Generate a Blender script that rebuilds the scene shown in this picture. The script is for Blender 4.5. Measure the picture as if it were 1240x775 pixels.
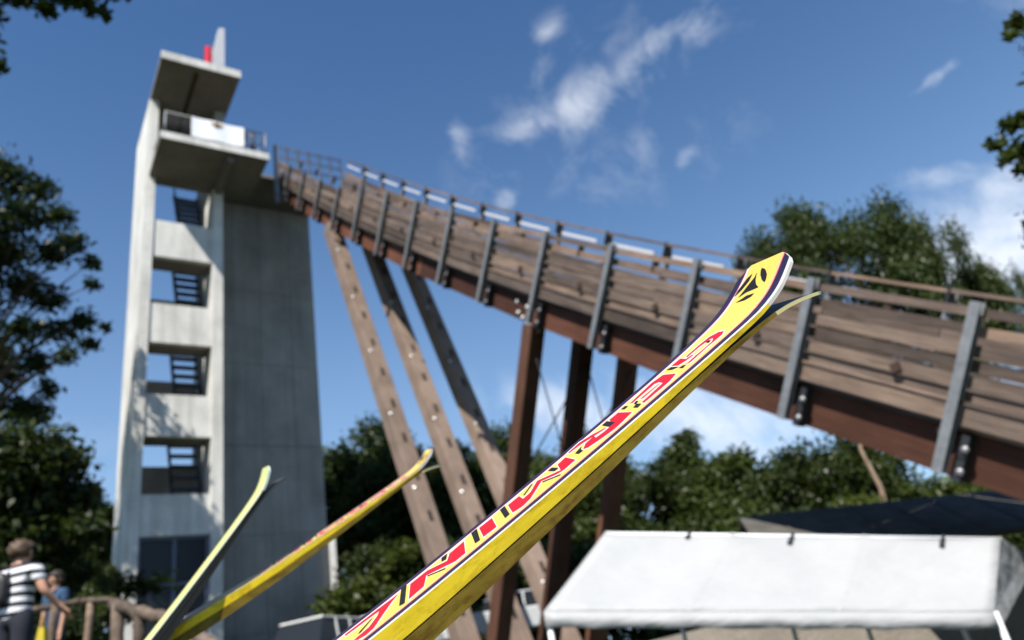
import bpy, bmesh, math, random
import numpy as np
from mathutils import Vector, Matrix
from mathutils.geometry import tessellate_polygon

# ------------------------------------------------------------------ scene, camera, sky, sun
for o in list(bpy.data.objects): bpy.data.objects.remove(o)
SC = bpy.context.scene
COL = SC.collection
F_PX = 930.0                                   # focal length in photo pixels (1240 wide)
UPC = np.array([-350.0, -1887.5, F_PX]); UPC /= np.linalg.norm(UPC)      # zenith as the tilted camera sees it
FWD = np.array([0, 0, 1.0]) - UPC*UPC[2]; FWD /= np.linalg.norm(FWD)
RGT = np.cross(FWD, UPC)
if RGT[0] < 0: RGT = -RGT
RC = np.array([RGT, FWD, UPC])                 # camera (x right, y down, z ahead) -> world
CAM = np.array([0, 0, 1.3])
cam_data = bpy.data.cameras.new('camera'); cam = bpy.data.objects.new('camera', cam_data); COL.objects.link(cam)
m = Matrix.Identity(4)
for i in range(3):
    m[i][0] = RC[i, 0]; m[i][1] = -RC[i, 1]; m[i][2] = -RC[i, 2]; m[i][3] = CAM[i]
cam.matrix_world = m
cam_data.sensor_width = 36; cam_data.lens = 27.0
cam_data.clip_start = 0.02; cam_data.clip_end = 3000
cam_data.dof.use_dof = True; cam_data.dof.focus_distance = 0.72; cam_data.dof.aperture_fstop = 5.5
SC.camera = cam

SUN_AZ = math.radians(199.5); SUN_EL = math.radians(51.0)   # azimuth clockwise from +Y
world = bpy.data.worlds.new('World'); SC.world = world; world.use_nodes = True
WN, WL = world.node_tree.nodes, world.node_tree.links
WN.clear()
sky = WN.new('ShaderNodeTexSky'); sky.sky_type = 'NISHITA'; sky.sun_disc = False
sky.sun_elevation = SUN_EL; sky.sun_rotation = SUN_AZ
sky.altitude = 0; sky.air_density = 1.3; sky.dust_density = 0.2; sky.ozone_density = 10.0
bg = WN.new('ShaderNodeBackground'); bg.inputs['Strength'].default_value = 0.075
wout = WN.new('ShaderNodeOutputWorld')
SUNV = Vector((math.sin(SUN_AZ)*math.cos(SUN_EL), math.cos(SUN_AZ)*math.cos(SUN_EL), math.sin(SUN_EL)))
sd = bpy.data.lights.new('sun', 'SUN'); sd.energy = 5.0; sd.angle = math.radians(0.53); sd.color = (1.0, 0.955, 0.88)
sun = bpy.data.objects.new('sun', sd); COL.objects.link(sun)
sun.rotation_euler = SUNV.to_track_quat('Z', 'Y').to_euler(); sun.location = (0, -20, 60)
SC.view_settings.view_transform = 'Standard'; SC.view_settings.look = 'None'
SC.view_settings.exposure = 0.75; SC.view_settings.gamma = 1.0; SC.view_settings.use_curve_mapping = False

def ray(px, py):
    return RC @ np.array([(px-620)/F_PX, (py-387.5)/F_PX, 1.0])
def at(px, py, d):                              # world point at camera depth d
    return CAM + ray(px, py)*d

# clouds: fractal noise gathered in the banks that hang over the hill
def cloud_nodes():
    tc = WN.new('ShaderNodeTexCoord'); nrm = WN.new('ShaderNodeVectorMath'); nrm.operation = 'NORMALIZE'
    WL.new(tc.outputs['Generated'], nrm.inputs[0]); D = nrm.outputs[0]
    def math_(op, a, b=None, clamp=False):
        n = WN.new('ShaderNodeMath'); n.operation = op; n.use_clamp = clamp
        for k, x in ((0, a), (1, b)):
            if x is None: continue
            if isinstance(x, (int, float)): n.inputs[k].default_value = x
            else: WL.new(x, n.inputs[k])
        return n.outputs[0]
    wn = WN.new('ShaderNodeTexNoise'); wn.inputs['Scale'].default_value = 7.0; wn.inputs['Detail'].default_value = 3
    WL.new(D, wn.inputs['Vector'])
    wa = WN.new('ShaderNodeVectorMath'); wa.operation = 'MULTIPLY_ADD'
    WL.new(wn.outputs['Color'], wa.inputs[0]); wa.inputs[1].default_value = (.12, .12, .12); WL.new(D, wa.inputs[2])
    DW = wa.outputs[0]
    n1 = WN.new('ShaderNodeTexNoise'); n1.inputs['Scale'].default_value = 13.0; n1.inputs['Detail'].default_value = 9; n1.inputs['Roughness'].default_value = .66
    WL.new(DW, n1.inputs['Vector'])
    def dot(v):
        n = WN.new('ShaderNodeVectorMath'); n.operation = 'DOT_PRODUCT'; WL.new(D, n.inputs[0]); n.inputs[1].default_value = v
        return n.outputs['Value']
    total = None
    # px, py, half length, half height (px), slope angle (deg, image), weight
    banks = [(708, 122, 40, 24, -52, 1.0), (648, 152, 40, 18, -15, .7), (775, 68, 60, 18, -42, .62), (838, 26, 28, 24, -30, .66), (730, 105, 170, 46, -38, .36), (770, 190, 110, 40, -20, .3),
             (664, 38, 20, 13, -40, .6), (657, 90, 24, 13, -45, .5), (556, 168, 12, 26, -20, .58), (612, 242, 13, 12, 0, .75),
             (830, 190, 20, 12, -60, .6), (1132, 92, 24, 8, -35, .75), (1150, 210, 50, 14, -8, .6), (1222, 232, 34, 28, -30, .9),
             (1195, 318, 85, 40, -28, 1.7), (1290, 285, 120, 60, -15, 1.5), (860, 505, 90, 34, 6, 1.25), (690, 500, 70, 26, 8, 1.0),
             (-380, 200, 120, 40, -20, .8), (380, -160, 110, 36, -30, .8), (1450, 60, 160, 50, 20, .9), (-400, 560, 260, 60, 0, .9), (1750, 420, 260, 70, 10, 1.0)]
    for (px, py, a, b, ang, wgt) in banks:
        c = Vector(ray(px, py)).normalized()
        ca, sa = math.cos(math.radians(ang)), math.sin(math.radians(ang))
        t1 = (Vector(RC @ np.array([ca, sa, 0]))); t1 = (t1 - c*t1.dot(c)).normalized()
        t2 = (Vector(RC @ np.array([-sa, ca, 0]))); t2 = (t2 - c*t2.dot(c) - t1*t2.dot(t1)).normalized()
        k = 1/math.sqrt(1+((px-620)/F_PX)**2+((py-387)/F_PX)**2)/F_PX
        u = math_('MULTIPLY', dot(t1), 1/(a*k)); v = math_('MULTIPLY', dot(t2), 1/(b*k))
        r2 = math_('ADD', math_('MULTIPLY', u, u), math_('MULTIPLY', v, v))
        g = math_('POWER', 2.0, math_('MULTIPLY', r2, -.75))
        front = math_('GREATER_THAN', dot(c), 0.0)
        g = math_('MULTIPLY', math_('MULTIPLY', g, front), wgt)
        total = g if total is None else math_('MAXIMUM', total, g)
    dens = math_('ADD', math_('MULTIPLY', total, .60), math_('MULTIPLY', math_('SUBTRACT', n1.outputs['Fac'], .5), 1.9))
    dens = math_('MULTIPLY', math_('SUBTRACT', dens, .10), .85, clamp=True)
    gate = math_('MULTIPLY', math_('SUBTRACT', total, .02), 1.6, clamp=True)
    dens = math_('MULTIPLY', math_('MULTIPLY', dens, gate), .95)
    mix = WN.new('ShaderNodeMix'); mix.data_type = 'RGBA'
    WL.new(dens, mix.inputs['Factor'])
    hs = WN.new('ShaderNodeHueSaturation'); hs.inputs['Saturation'].default_value = 1.06; hs.inputs['Value'].default_value = 1.0
    WL.new(sky.outputs['Color'], hs.inputs['Color'])
    # paler air towards the horizon, the same all round
    sz = WN.new('ShaderNodeSeparateXYZ'); WL.new(D, sz.inputs[0])
    up_ = math_('SUBTRACT', 1.0, math_('MAXIMUM', sz.outputs['Z'], 0.0))
    hf = math_('MINIMUM', math_('MULTIPLY', math_('POWER', up_, 3.0), 1.15), .7)
    hz = WN.new('ShaderNodeMix'); hz.data_type = 'RGBA'; WL.new(hf, hz.inputs['Factor']); WL.new(hs.outputs['Color'], hz.inputs['A']); hz.inputs['B'].default_value = (4.2, 6.2, 8.8, 1)
    WL.new(hz.outputs['Result'], mix.inputs['A']); mix.inputs['B'].default_value = (9.0, 9.3, 9.8, 1)
    WL.new(mix.outputs['Result'], bg.inputs['Color']); WL.new(bg.outputs[0], wout.inputs[0])
cloud_nodes()

# ------------------------------------------------------------------ helpers
random.seed(4)
def tag(o, label=None, cat=None, group=None, kind=None):
    if label: o['label'] = label
    if cat: o['category'] = cat
    if group: o['group'] = group
    if kind: o['kind'] = kind
    return o
def empty(name, loc=(0, 0, 0), label=None, cat=None, group=None):
    o = bpy.data.objects.new(name, None); COL.objects.link(o); o.location = loc; o.empty_display_size = .2
    return tag(o, label, cat, group)
LOCAL = [False]
def parent_base(p): return p.location.copy() if p.type == 'EMPTY' else Vector((0, 0, 0))
def link(name, me, parent=None, mats=None):
    o = bpy.data.objects.new(name, me); COL.objects.link(o)
    if mats:
        for mm in (mats if isinstance(mats, (list, tuple)) else [mats]): me.materials.append(mm)
    if parent is not None:                       # parts of a thing are modelled in world coordinates unless local
        o.parent = parent
        if not LOCAL[0]: o.matrix_parent_inverse = Matrix.Translation(parent_base(parent)).inverted()
    return o
class MB:
    def __init__(s): s.v = []; s.f = []; s.m = []; s.sm = False
    def add(s, vs, fs, mi=0):
        b = len(s.v); s.v += [tuple(map(float, x)) for x in vs]; s.f += [tuple(b+i for i in f) for f in fs]; s.m += [mi]*len(fs)
    def hexa(s, p, mi=0):                        # 8 corners: bottom 0-3 ccw, top 4-7
        s.add(p, [(3, 2, 1, 0), (4, 5, 6, 7), (0, 1, 5, 4), (1, 2, 6, 5), (2, 3, 7, 6), (3, 0, 4, 7)], mi)
    def box(s, lo, hi, mi=0):
        x0, y0, z0 = lo; x1, y1, z1 = hi
        s.hexa([(x0, y0, z0), (x1, y0, z0), (x1, y1, z0), (x0, y1, z0), (x0, y0, z1), (x1, y0, z1), (x1, y1, z1), (x0, y1, z1)], mi)
    def bar(s, a, b, w, h, up=(0, 0, 1), mi=0):   # rectangular bar from a to b, width w, height h
        a, b, up = Vector(a), Vector(b), Vector(up); d = (b-a).normalized(); x = d.cross(up).normalized(); z = x.cross(d)
        p = [a-x*w/2-z*h/2, b-x*w/2-z*h/2, b+x*w/2-z*h/2, a+x*w/2-z*h/2, a-x*w/2+z*h/2, b-x*w/2+z*h/2, b+x*w/2+z*h/2, a+x*w/2+z*h/2]
        s.hexa([tuple(q) for q in p], mi)
    def tube(s, pts, rad, n=8, mi=0, cap=True):
        pts = [Vector(p) for p in pts]; b = len(s.v); k = len(pts)
        rad = rad if isinstance(rad, (list, tuple)) else [rad]*k
        ref = Vector((.31, .52, .79))
        for i, p in enumerate(pts):
            d = (pts[min(i+1, k-1)]-pts[max(i-1, 0)]).normalized(); x = d.cross(ref).normalized(); y = d.cross(x)
            for j in range(n):
                a = 2*math.pi*j/n; s.v.append(tuple(p+(x*math.cos(a)+y*math.sin(a))*rad[i]))
        for i in range(k-1):
            for j in range(n):
                s.f.append((b+i*n+j, b+i*n+(j+1) % n, b+(i+1)*n+(j+1) % n, b+(i+1)*n+j)); s.m.append(mi)
        if cap:
            s.f.append(tuple(b+j for j in range(n))[::-1]); s.f.append(tuple(b+(k-1)*n+j for j in range(n))); s.m += [mi, mi]
    def mesh(s, name, smooth=False):
        me = bpy.data.meshes.new(name); me.from_pydata(s.v, [], s.f); me.polygons.foreach_set('material_index', s.m)
        me.polygons.foreach_set('use_smooth', [smooth]*len(s.f)); me.update()
        bm = bmesh.new(); bm.from_mesh(me); bmesh.ops.recalc_face_normals(bm, faces=bm.faces); bm.to_mesh(me); bm.free()
        return me
    def build(s, name, mats, parent=None, smooth=False): return link(name, s.mesh(name, smooth), parent, mats)

# ------------------------------------------------------------------ materials
def mat(name, rough=.7, spec=.3, metal=0):
    mt = bpy.data.materials.new(name); mt.use_nodes = True; n = mt.node_tree.nodes; b = n['Principled BSDF']
    b.inputs['Roughness'].default_value = rough; b.inputs['Specular IOR Level'].default_value = spec; b.inputs['Metallic'].default_value = metal
    return mt, n, mt.node_tree.links, b
def ramp(n, l, src, stops):
    r = n.new('ShaderNodeValToRGB'); e = r.color_ramp.elements
    while len(e) < len(stops): e.new(.5)
    for k, (p, c) in enumerate(stops): e[k].position = p; e[k].color = (*c, 1)
    l.new(src, r.inputs['Fac']); return r.outputs['Color']
def noise(n, l, scale, detail=5, rough=.55, coord='Object', mapping=None, vec=None):
    if vec is None:
        tc = n.new('ShaderNodeTexCoord'); vec = tc.outputs[coord]
    if mapping:
        mp = n.new('ShaderNodeMapping'); mp.inputs['Scale'].default_value = mapping; l.new(vec, mp.inputs['Vector']); vec = mp.outputs[0]
    t = n.new('ShaderNodeTexNoise'); t.inputs['Scale'].default_value = scale; t.inputs['Detail'].default_value = detail; t.inputs['Roughness'].default_value = rough
    l.new(vec, t.inputs['Vector']); return t.outputs['Fac']
def mixc(n, l, a, b, fac, mode='MIX'):
    x = n.new('ShaderNodeMix'); x.data_type = 'RGBA'; x.blend_type = mode
    for k, q in (('A', a), ('B', b)):
        if isinstance(q, tuple): x.inputs[k].default_value = (*q, 1)
        else: l.new(q, x.inputs[k])
    if isinstance(fac, (int, float)): x.inputs['Factor'].default_value = fac
    else: l.new(fac, x.inputs['Factor'])
    return x.outputs['Result']
def bump(n, l, b, h, strength=.3, dist=.01):
    bp = n.new('ShaderNodeBump'); bp.inputs['Strength'].default_value = strength; bp.inputs['Distance'].default_value = dist
    l.new(h, bp.inputs['Height']); l.new(bp.outputs[0], b.inputs['Normal'])
def simple(name, c, rough=.6, spec=.3, metal=0, var=.12, scale=6, mapping=None):
    mt, n, l, b = mat(name, rough, spec, metal)
    f = noise(n, l, scale, 5, mapping=mapping)
    lo = tuple(x*(1-var) for x in c); hi = tuple(min(1, x*(1+var)) for x in c)
    l.new(ramp(n, l, f, [(.3, lo), (.7, hi)]), b.inputs['Base Color']); return mt
def wood(name, stops, mapping, bumpd=.01, rough=.8):
    mt, n, l, b = mat(name, rough, .15)
    oi = n.new('ShaderNodeObjectInfo'); tc = n.new('ShaderNodeTexCoord')
    ad = n.new('ShaderNodeVectorMath'); ad.operation = 'MULTIPLY_ADD'; l.new(oi.outputs['Random'], ad.inputs[0]); ad.inputs[1].default_value = (37, 19, 11); l.new(tc.outputs['Object'], ad.inputs[2])
    g = noise(n, l, 3.0, 8, .65, mapping=mapping, vec=ad.outputs[0])
    big = noise(n, l, 1.1, 3, .5, vec=ad.outputs[0])
    c = ramp(n, l, g, stops)
    rv = ramp(n, l, oi.outputs['Random'], [(0, (.38, .375, .38)), (.45, (.95, .95, .95)), (.8, (1.35, 1.28, 1.2)), (1, (1.75, 1.58, 1.36))])
    c = mixc(n, l, c, rv, .8, 'MULTIPLY')
    st = ramp(n, l, big, [(.35, (.72, .70, .68)), (.62, (1.1, 1.08, 1.05))])
    c = mixc(n, l, c, st, .7, 'MULTIPLY')
    l.new(c, b.inputs['Base Color']); bump(n, l, b, g, .5, bumpd); return mt
def concrete(name, base, streak=.6):
    mt, n, l, b = mat(name, .88, .2)
    tc = n.new('ShaderNodeTexCoord')
    f = noise(n, l, .55, 8, .6, vec=tc.outputs['Object']); f2 = noise(n, l, 9, 6, .7, vec=tc.outputs['Object'])
    s = noise(n, l, 1.0, 6, .6, mapping=(2.2, 2.2, .12), vec=tc.outputs['Object'])
    c = ramp(n, l, f, [(.3, tuple(x*.78 for x in base)), (.65, tuple(x*1.1 for x in base))])
    c = mixc(n, l, c, ramp(n, l, f2, [(.3, (.86, .86, .86)), (.7, (1.06, 1.06, 1.06))]), .8, 'MULTIPLY')
    c = mixc(n, l, c, ramp(n, l, s, [(.4, (.62, .61, .58)), (.56, (1, 1, 1))]), streak, 'MULTIPLY')
    l.new(c, b.inputs['Base Color']); bump(n, l, b, f2, .25, .01); return mt
M = {}
M['concrete'] = concrete('concrete_light', (.66, .645, .60), .5)
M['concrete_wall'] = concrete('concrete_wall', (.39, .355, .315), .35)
M['slab'] = concrete('concrete_slab_shade', (.21, .195, .175), .3)  # darkened concrete: the shade of the undersides is put into its colour
M['steel_dark'] = simple('dark_steel', (.035, .037, .042), .5, .4, .3)
M['galv'] = simple('galvanised_steel', (.21, .218, .225), .55, .5, .4, .22, 9)
M['plank'] = wood('weathered_plank', [(.30, (.040, .029, .024)), (.45, (.115, .087, .073)), (.60, (.175, .138, .116)), (.76, (.30, .235, .185))], (.55, 22, 22))
M['rail'] = wood('rail_wood', [(.3, (.06, .044, .038)), (.5, (.15, .112, .096)), (.72, (.25, .195, .16))], (.6, 20, 20))
M['girder'] = wood('glulam_girder', [(.25, (.060, .026, .017)), (.5, (.088, .038, .025)), (.75, (.12, .055, .036))], (.5, 9, 9))
M['leg'] = wood('larch_leg', [(.25, (.20, .14, .108)), (.5, (.315, .235, .188)), (.75, (.40, .315, .262))], (9, 9, .5))
M['leg_brown'] = wood('brown_leg', [(.25, (.065, .032, .021)), (.5, (.10, .048, .031)), (.75, (.14, .072, .048))], (9, 9, .5))
M['dark_wood'] = simple('dark_wood', (.05, .03, .02), .8)
M['white_board'] = simple('white_board', (.48, .48, .50), .6, .3, 0, .05)
M['bolt'] = simple('bolt_glint_white', (.80, .80, .78), .3, .6, .1, .05)  # near-white base paints the sun glints onto the bolt heads
M['bolt_dull'] = simple('dull_bolt', (.22, .22, .23), .5, .4, .5, .1)
M['near_black'] = simple('bolt_hole', (.02, .016, .014), .9)  # near-black blocks in place of hollow slots; also the eyes

# ------------------------------------------------------------------ ground
def ground_z(x, y):
    return -.24*60*math.tanh(x/60)+.06*90*math.tanh(y/90) - .45*math.exp(-((x-2.5)**2+(y-10)**2)/18)
def make_ground():
    xs = np.concatenate([np.linspace(-400, -40, 19), np.linspace(-36, 36, 73), np.linspace(40, 400, 19)])
    ys = np.concatenate([np.linspace(-300, -22, 15), np.linspace(-20, 60, 81), np.linspace(65, 600, 28)])
    vs = [(x, y, ground_z(x, y)+.03*math.sin(x*1.3+y*.7)) for y in ys for x in xs]; nx = len(xs)
    fs = [(j*nx+i, j*nx+i+1, (j+1)*nx+i+1, (j+1)*nx+i) for j in range(len(ys)-1) for i in range(nx-1)]
    mb = MB(); mb.add(vs, fs)
    mt, n, l, b = mat('hillside_grass', .95, .1)
    f = noise(n, l, .35, 8); g = noise(n, l, 6, 6)
    c = ramp(n, l, f, [(.35, (.03, .045, .014)), (.6, (.065, .066, .03)), (.75, (.12, .10, .075))])
    c = mixc(n, l, c, ramp(n, l, g, [(.3, (.7, .7, .7)), (.7, (1.2, 1.2, 1.2))]), .8, 'MULTIPLY')
    l.new(c, b.inputs['Base Color']); bump(n, l, b, g, .6, .05)
    o = mb.build('ground', mt, None, True); tag(o, 'grassy hillside falling away to the right', None, None, 'structure')
make_ground()

# ------------------------------------------------------------------ tower and ramp frame: e runs along the tower front, s runs up the ramp
A0 = math.radians(-36)
H = np.array([math.sin(A0), math.cos(A0), 0]); E1 = np.array([math.cos(A0), -math.sin(A0), 0])
def W3(e, s, z): return tuple(E1*e+H*s+np.array([0, 0, z]))
def esbox(mb, e0, e1, s0, s1, z0, z1, mi=0):
    mb.hexa([W3(e0, s0, z0), W3(e1, s0, z0), W3(e1, s1, z0), W3(e0, s1, z0), W3(e0, s0, z1), W3(e1, s0, z1), W3(e1, s1, z1), W3(e0, s1, z1)], mi)
def esb(name, mt, parent, *a):
    mb = MB(); esbox(mb, *a); return mb.build(name, mt, parent)

TB = 3.2
tower = empty('ski_jump_tower', W3(7, 35, TB), 'tall pale concrete ski jump tower with stair openings and a jutting top platform', 'tower')
esb('stair_wall', M['concrete'], tower, 4.0, 4.45, 33, 37.2, TB, 31.5)['label'] = 'sunlit left concrete fin of the tower'
esb('stair_wall', M['concrete'], tower, 7.12, 7.6, 33, 37.0, TB, 26.6)
esb('stair_wall', M['concrete_wall'], tower, 7.12, 7.6, 32.7, 37.0, 26.905, 31.5)  # upper fin, added to keep a sun streak off the rear wall
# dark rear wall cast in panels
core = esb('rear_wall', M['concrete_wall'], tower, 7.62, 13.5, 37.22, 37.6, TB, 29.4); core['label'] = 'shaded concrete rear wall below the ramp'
cols = [7.62, 9.05, 10.5, 12.15, 13.52]; rows = [TB, 5.7, 10.1, 14.5, 18.95, 23.3, 29.38]
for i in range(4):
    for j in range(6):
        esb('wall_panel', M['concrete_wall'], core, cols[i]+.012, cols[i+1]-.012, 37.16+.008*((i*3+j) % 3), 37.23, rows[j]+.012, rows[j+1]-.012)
zsp = [(22.2, 24.2), (17.75, 19.7), (13.4, 15.28), (9.25, 10.92)]
for k, (z0, z1) in enumerate(zsp):
    esb('spandrel', M['concrete'], tower, 4.45, 7.12, 33.08, 33.34, z0, z1)
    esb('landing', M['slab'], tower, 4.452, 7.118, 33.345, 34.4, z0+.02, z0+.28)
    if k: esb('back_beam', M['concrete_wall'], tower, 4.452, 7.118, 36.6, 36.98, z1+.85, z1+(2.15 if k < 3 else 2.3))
# steel stairs, one flight in each storey, climbing into the tower
for k in range(5):
    z0 = [24.2, 19.7, 15.3, 10.95, 6.5][k]-.25; dz = 4.7 if k else 4.3
    fl = MB(); n = 8
    for e in (5.85, 6.98):
        fl.bar(W3(e, 34.1, z0), W3(e, 36.5, z0+dz), .07, .28, mi=0)
    st = fl.build('stair_flight', M['steel_dark'], tower)
    for i in range(n):
        f = (i+.5)/n; s = 34.1+2.4*f; z = z0+dz*f
        esb('tread', M['steel_dark'], st, 5.88, 6.95, s-.12, s+.12, z-.08, z+.05)
    hr = MB()
    hr.tube([W3(5.8, 34.1, z0+1.0), W3(5.8, 36.5, z0+dz+1.0)], .03, 6)
    for f in (.1, .5, .9): hr.tube([W3(5.8, 34.1+2.4*f, z0+dz*f), W3(5.8, 34.1+2.4*f, z0+dz*f+1.0)], .02, 6)
    hr.build('stair_handrail', M['steel_dark'], st)
# top platform and roof
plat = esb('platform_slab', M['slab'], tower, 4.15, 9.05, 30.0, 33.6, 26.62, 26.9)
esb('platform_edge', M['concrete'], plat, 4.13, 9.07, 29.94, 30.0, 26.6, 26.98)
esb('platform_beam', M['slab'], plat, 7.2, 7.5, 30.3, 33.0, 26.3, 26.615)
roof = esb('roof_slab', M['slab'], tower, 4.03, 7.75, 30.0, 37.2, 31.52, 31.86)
esb('roof_edge', M['concrete'], roof, 4.01, 7.77, 29.94, 30.0, 31.5, 31.96)
esb('roof_rib', M['dark_wood'], roof, 5.65, 5.82, 30.4, 36.5, 31.42, 31.515)
esb('start_floor_sunblock', M['slab'], tower, 7.65, 14.3, 34.3, 37.15, 29.0, 29.2)  # start floor, widened to block sun streaks on the rear wall
mast = MB(); mast.hexa([W3(6.33, 30.5, 31.87), W3(7.1, 30.5, 31.87), W3(7.1, 30.9, 31.87), W3(6.33, 30.9, 31.87), W3(6.8, 30.5, 35.2), W3(7.1, 30.5, 35.3), W3(7.1, 30.9, 35.3), W3(6.8, 30.9, 35.2)])
mast.build('roof_fin', M['white_board'], tower)
flag_m = simple('red_cloth', (.62, .02, .05), .8)
fm = MB()
for i in range(6):
    x0, x1 = 6.02+.36*i/6, 6.02+.36*(i+1)/6
    w0, w1 = .05*math.sin(i*1.5), .05*math.sin((i+1)*1.5)
    fm.hexa([W3(x0, 30.1+w0, 32.0-.08*(i % 2)), W3(x1, 30.1+w1, 32.0-.08*((i+1) % 2)), W3(x1, 30.13+w1, 32.0), W3(x0, 30.13+w0, 32.0), W3(x0, 30.1+w0, 33.25), W3(x1, 30.1+w1, 33.2), W3(x1, 30.13+w1, 33.2), W3(x0, 30.13+w0, 33.25)])
fl = empty('red_flag', W3(6.2, 30.1, 31.9), 'small red flag on the tower roof beside the white fin', 'flag'); fm.build('cloth', flag_m, fl)
pm = MB(); pm.tube([W3(6.4, 30.12, 31.86), W3(6.4, 30.12, 33.4)], .03, 6); pm.build('pole', M['galv'], fl)
# platform railing
rl = empty('platform_railing', W3(6.5, 30.1, 26.98), 'grey steel baluster railing round the top platform', 'railing')
def tube(name, a, b, r, mt, parent, n=6):
    t = MB(); t.tube([a, b], r, n); return t.build(name, mt, parent, True)
for (a, b) in ((W3(4.35, 30.1, 28.3), W3(8.95, 30.1, 28.3)), (W3(4.35, 30.1, 27.08), W3(8.95, 30.1, 27.08)), (W3(8.95, 30.1, 28.3), W3(8.95, 33.4, 28.3)), (W3(8.95, 30.1, 27.08), W3(8.95, 33.4, 27.08)), (W3(4.35, 30.1, 28.3), W3(4.35, 33, 28.3))):
    tube('rail', a, b, .035, M['galv'], rl)
for e in (4.35, 5.9, 7.45, 8.95): tube('post', W3(e, 30.1, 26.95), W3(e, 30.1, 28.32), .045, M['galv'], rl)
for s in (31.2, 32.3, 33.4): tube('post', W3(8.95, s, 26.9), W3(8.95, s, 28.32), .045, M['galv'], rl)
for i in range(36): tube('baluster', W3(4.47+.124*i, 30.1, 27.08), W3(4.47+.124*i, 30.1, 28.3), .014, M['steel_dark'], rl, 4)
bn = empty('banner', W3(6.7, 30.02, 27.1), 'white banner with a small dark gold crest hung on the platform railing', 'banner')
bb = MB()
for i in range(12):
    e0, e1 = 5.48+2.42*i/12, 5.48+2.42*(i+1)/12; q0, q1 = .02*math.sin(i*.9), .02*math.sin((i+1)*.9)
    bb.hexa([W3(e0, 30.02+q0, 27.12), W3(e1, 30.02+q1, 27.12), W3(e1, 30.035+q1, 27.12), W3(e0, 30.035+q0, 27.12), W3(e0, 30.02+q0, 28.3), W3(e1, 30.02+q1, 28.3), W3(e1, 30.035+q1, 28.3), W3(e0, 30.035+q0, 28.3)])
bb.build('cloth', simple('banner_cloth', (.82, .82, .84), .7, var=.04), bn)
def flat_poly(pts, z0=0):
    return pts
crest = MB()
def crest_poly(pts, mi):
    t = tessellate_polygon([[Vector((x, y, 0)) for x, y in pts]]); crest.add([W3(6.62+x, 29.985, 28.02+y) for x, y in pts], [tuple(q) for q in t], mi)
crest_poly([(-.10, .16), (.10, .16), (.10, -.02), (.05, -.12), (0, -.17), (-.05, -.12), (-.10, -.02)], 0)
crest_poly([(-.11, .10), (-.22, .2), (-.27, .08), (-.2, -.02), (-.12, -.08)], 1)
crest_poly([(.11, .10), (.22, .2), (.27, .08), (.2, -.02), (.12, -.08)], 1)
crest_poly([(-.05, .17), (-.03, .26), (.03, .26), (.05, .17)], 1)
cr = crest.build('crest', [simple('crest_brown', (.10, .055, .02)), simple('crest_gold', (.35, .20, .05))], bn)
# glazed entrance at the foot
door = MB(); esbox(door, 4.45, 7.12, 33.3, 33.36, TB, 9.24)
glass, gn, gl_, gb = mat('dark_glass', .25, .25); gb.inputs['Base Color'].default_value = (.015, .018, .022, 1)
en = door.build('entrance_glazing', glass, tower)
for a in ((4.45, 4.57, 33.2, 33.3, TB, 9.24), (6.98, 7.12, 33.2, 33.3, TB, 9.24), (5.72, 5.86, 33.2, 33.3, TB, 9.12), (4.57, 6.98, 33.2, 33.3, 9.12, 9.24), (4.57, 5.72, 33.2, 33.3, 7.35, 7.45), (5.86, 6.98, 33.2, 33.3, 7.35, 7.45)):
    esb('mullion', simple('blue_grey_frame', (.10, .12, .17), .5), en, *a)
esb('wall_end_sun_strip', M['concrete'], tower, 13.53, 13.8, 36.9, 37.4, TB, 9.8)  # pale strip standing in for sunlight on the rear wall's end

# ------------------------------------------------------------------ ski jump ramp
ramp_o = empty('ski_jump_ramp', W3(12.3, 12, ground_z(*W3(12.3, 12, 0)[:2])), 'long timber ski jump ramp with steel uprights running down from the tower', 'ski jump')
def zg(s): return .00427622*s*s+.69956114*s-.97331904
def tang(s):
    d = .00855244*s+.69956; k = math.hypot(1, d); return 1/k, d/k
def RP(e, s, p):                                 # point at height p square to the girder underside
    a, b = tang(s); return W3(e, s-b*p, zg(s)+a*p)
S_UP = [1.2, 3.35] + [5.46+2.045*i for i in range(14)]
UNIT = {}
def unit_box(mt):
    if mt.name not in UNIT:
        b = MB(); b.box((-.5, -.5, -.5), (.5, .5, .5)); me = b.mesh('beam_'+mt.name)
        bm = bmesh.new(); bm.from_mesh(me); bm.to_mesh(me); bm.free(); me.materials.append(mt); UNIT[mt.name] = me
    return UNIT[mt.name]
def beam(name, mt, parent, a, b, th_e, hgt, up=None):
    """a straight timber between two points: th_e thick across the ramp, hgt deep; shares one mesh per material"""
    a, b = Vector(a), Vector(b); x = (b-a); L = x.length; x /= L; y = Vector(E1) if up is None else Vector(up); y = (y-x*y.dot(x)).normalized(); z = x.cross(y)
    mb = MB(); mb.box((-L/2, -th_e/2, -hgt/2), (L/2, th_e/2, hgt/2)); me = mb.mesh(name); me.materials.append(mt)
    o = bpy.data.objects.new(name, me); COL.objects.link(o); o.parent = parent
    mw = Matrix((( x.x, y.x, z.x, (a.x+b.x)/2), (x.y, y.y, z.y, (a.y+b.y)/2), (x.z, y.z, z.z, (a.z+b.z)/2), (0, 0, 0, 1)))
    if not LOCAL[0]: o.matrix_parent_inverse = Matrix.Translation(parent_base(parent)).inverted()
    o.matrix_basis = mw; return o
S_TOP = 34.2
def run(name, mt, e, p, th, hgt, s_list, jit=0, gap=.01):
    for a, b in zip(s_list[:-1], s_list[1:]):
        j = random.uniform(-jit, jit); k = random.uniform(-jit, jit)*.6
        A, B = Vector(RP(e+k, a, p+j)), Vector(RP(e+k, b, p+j)); d = (B-A).normalized()*gap
        beam(name, mt, ramp_o, A+d, B-d, th, hgt)
bays = S_UP + [S_TOP]
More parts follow.
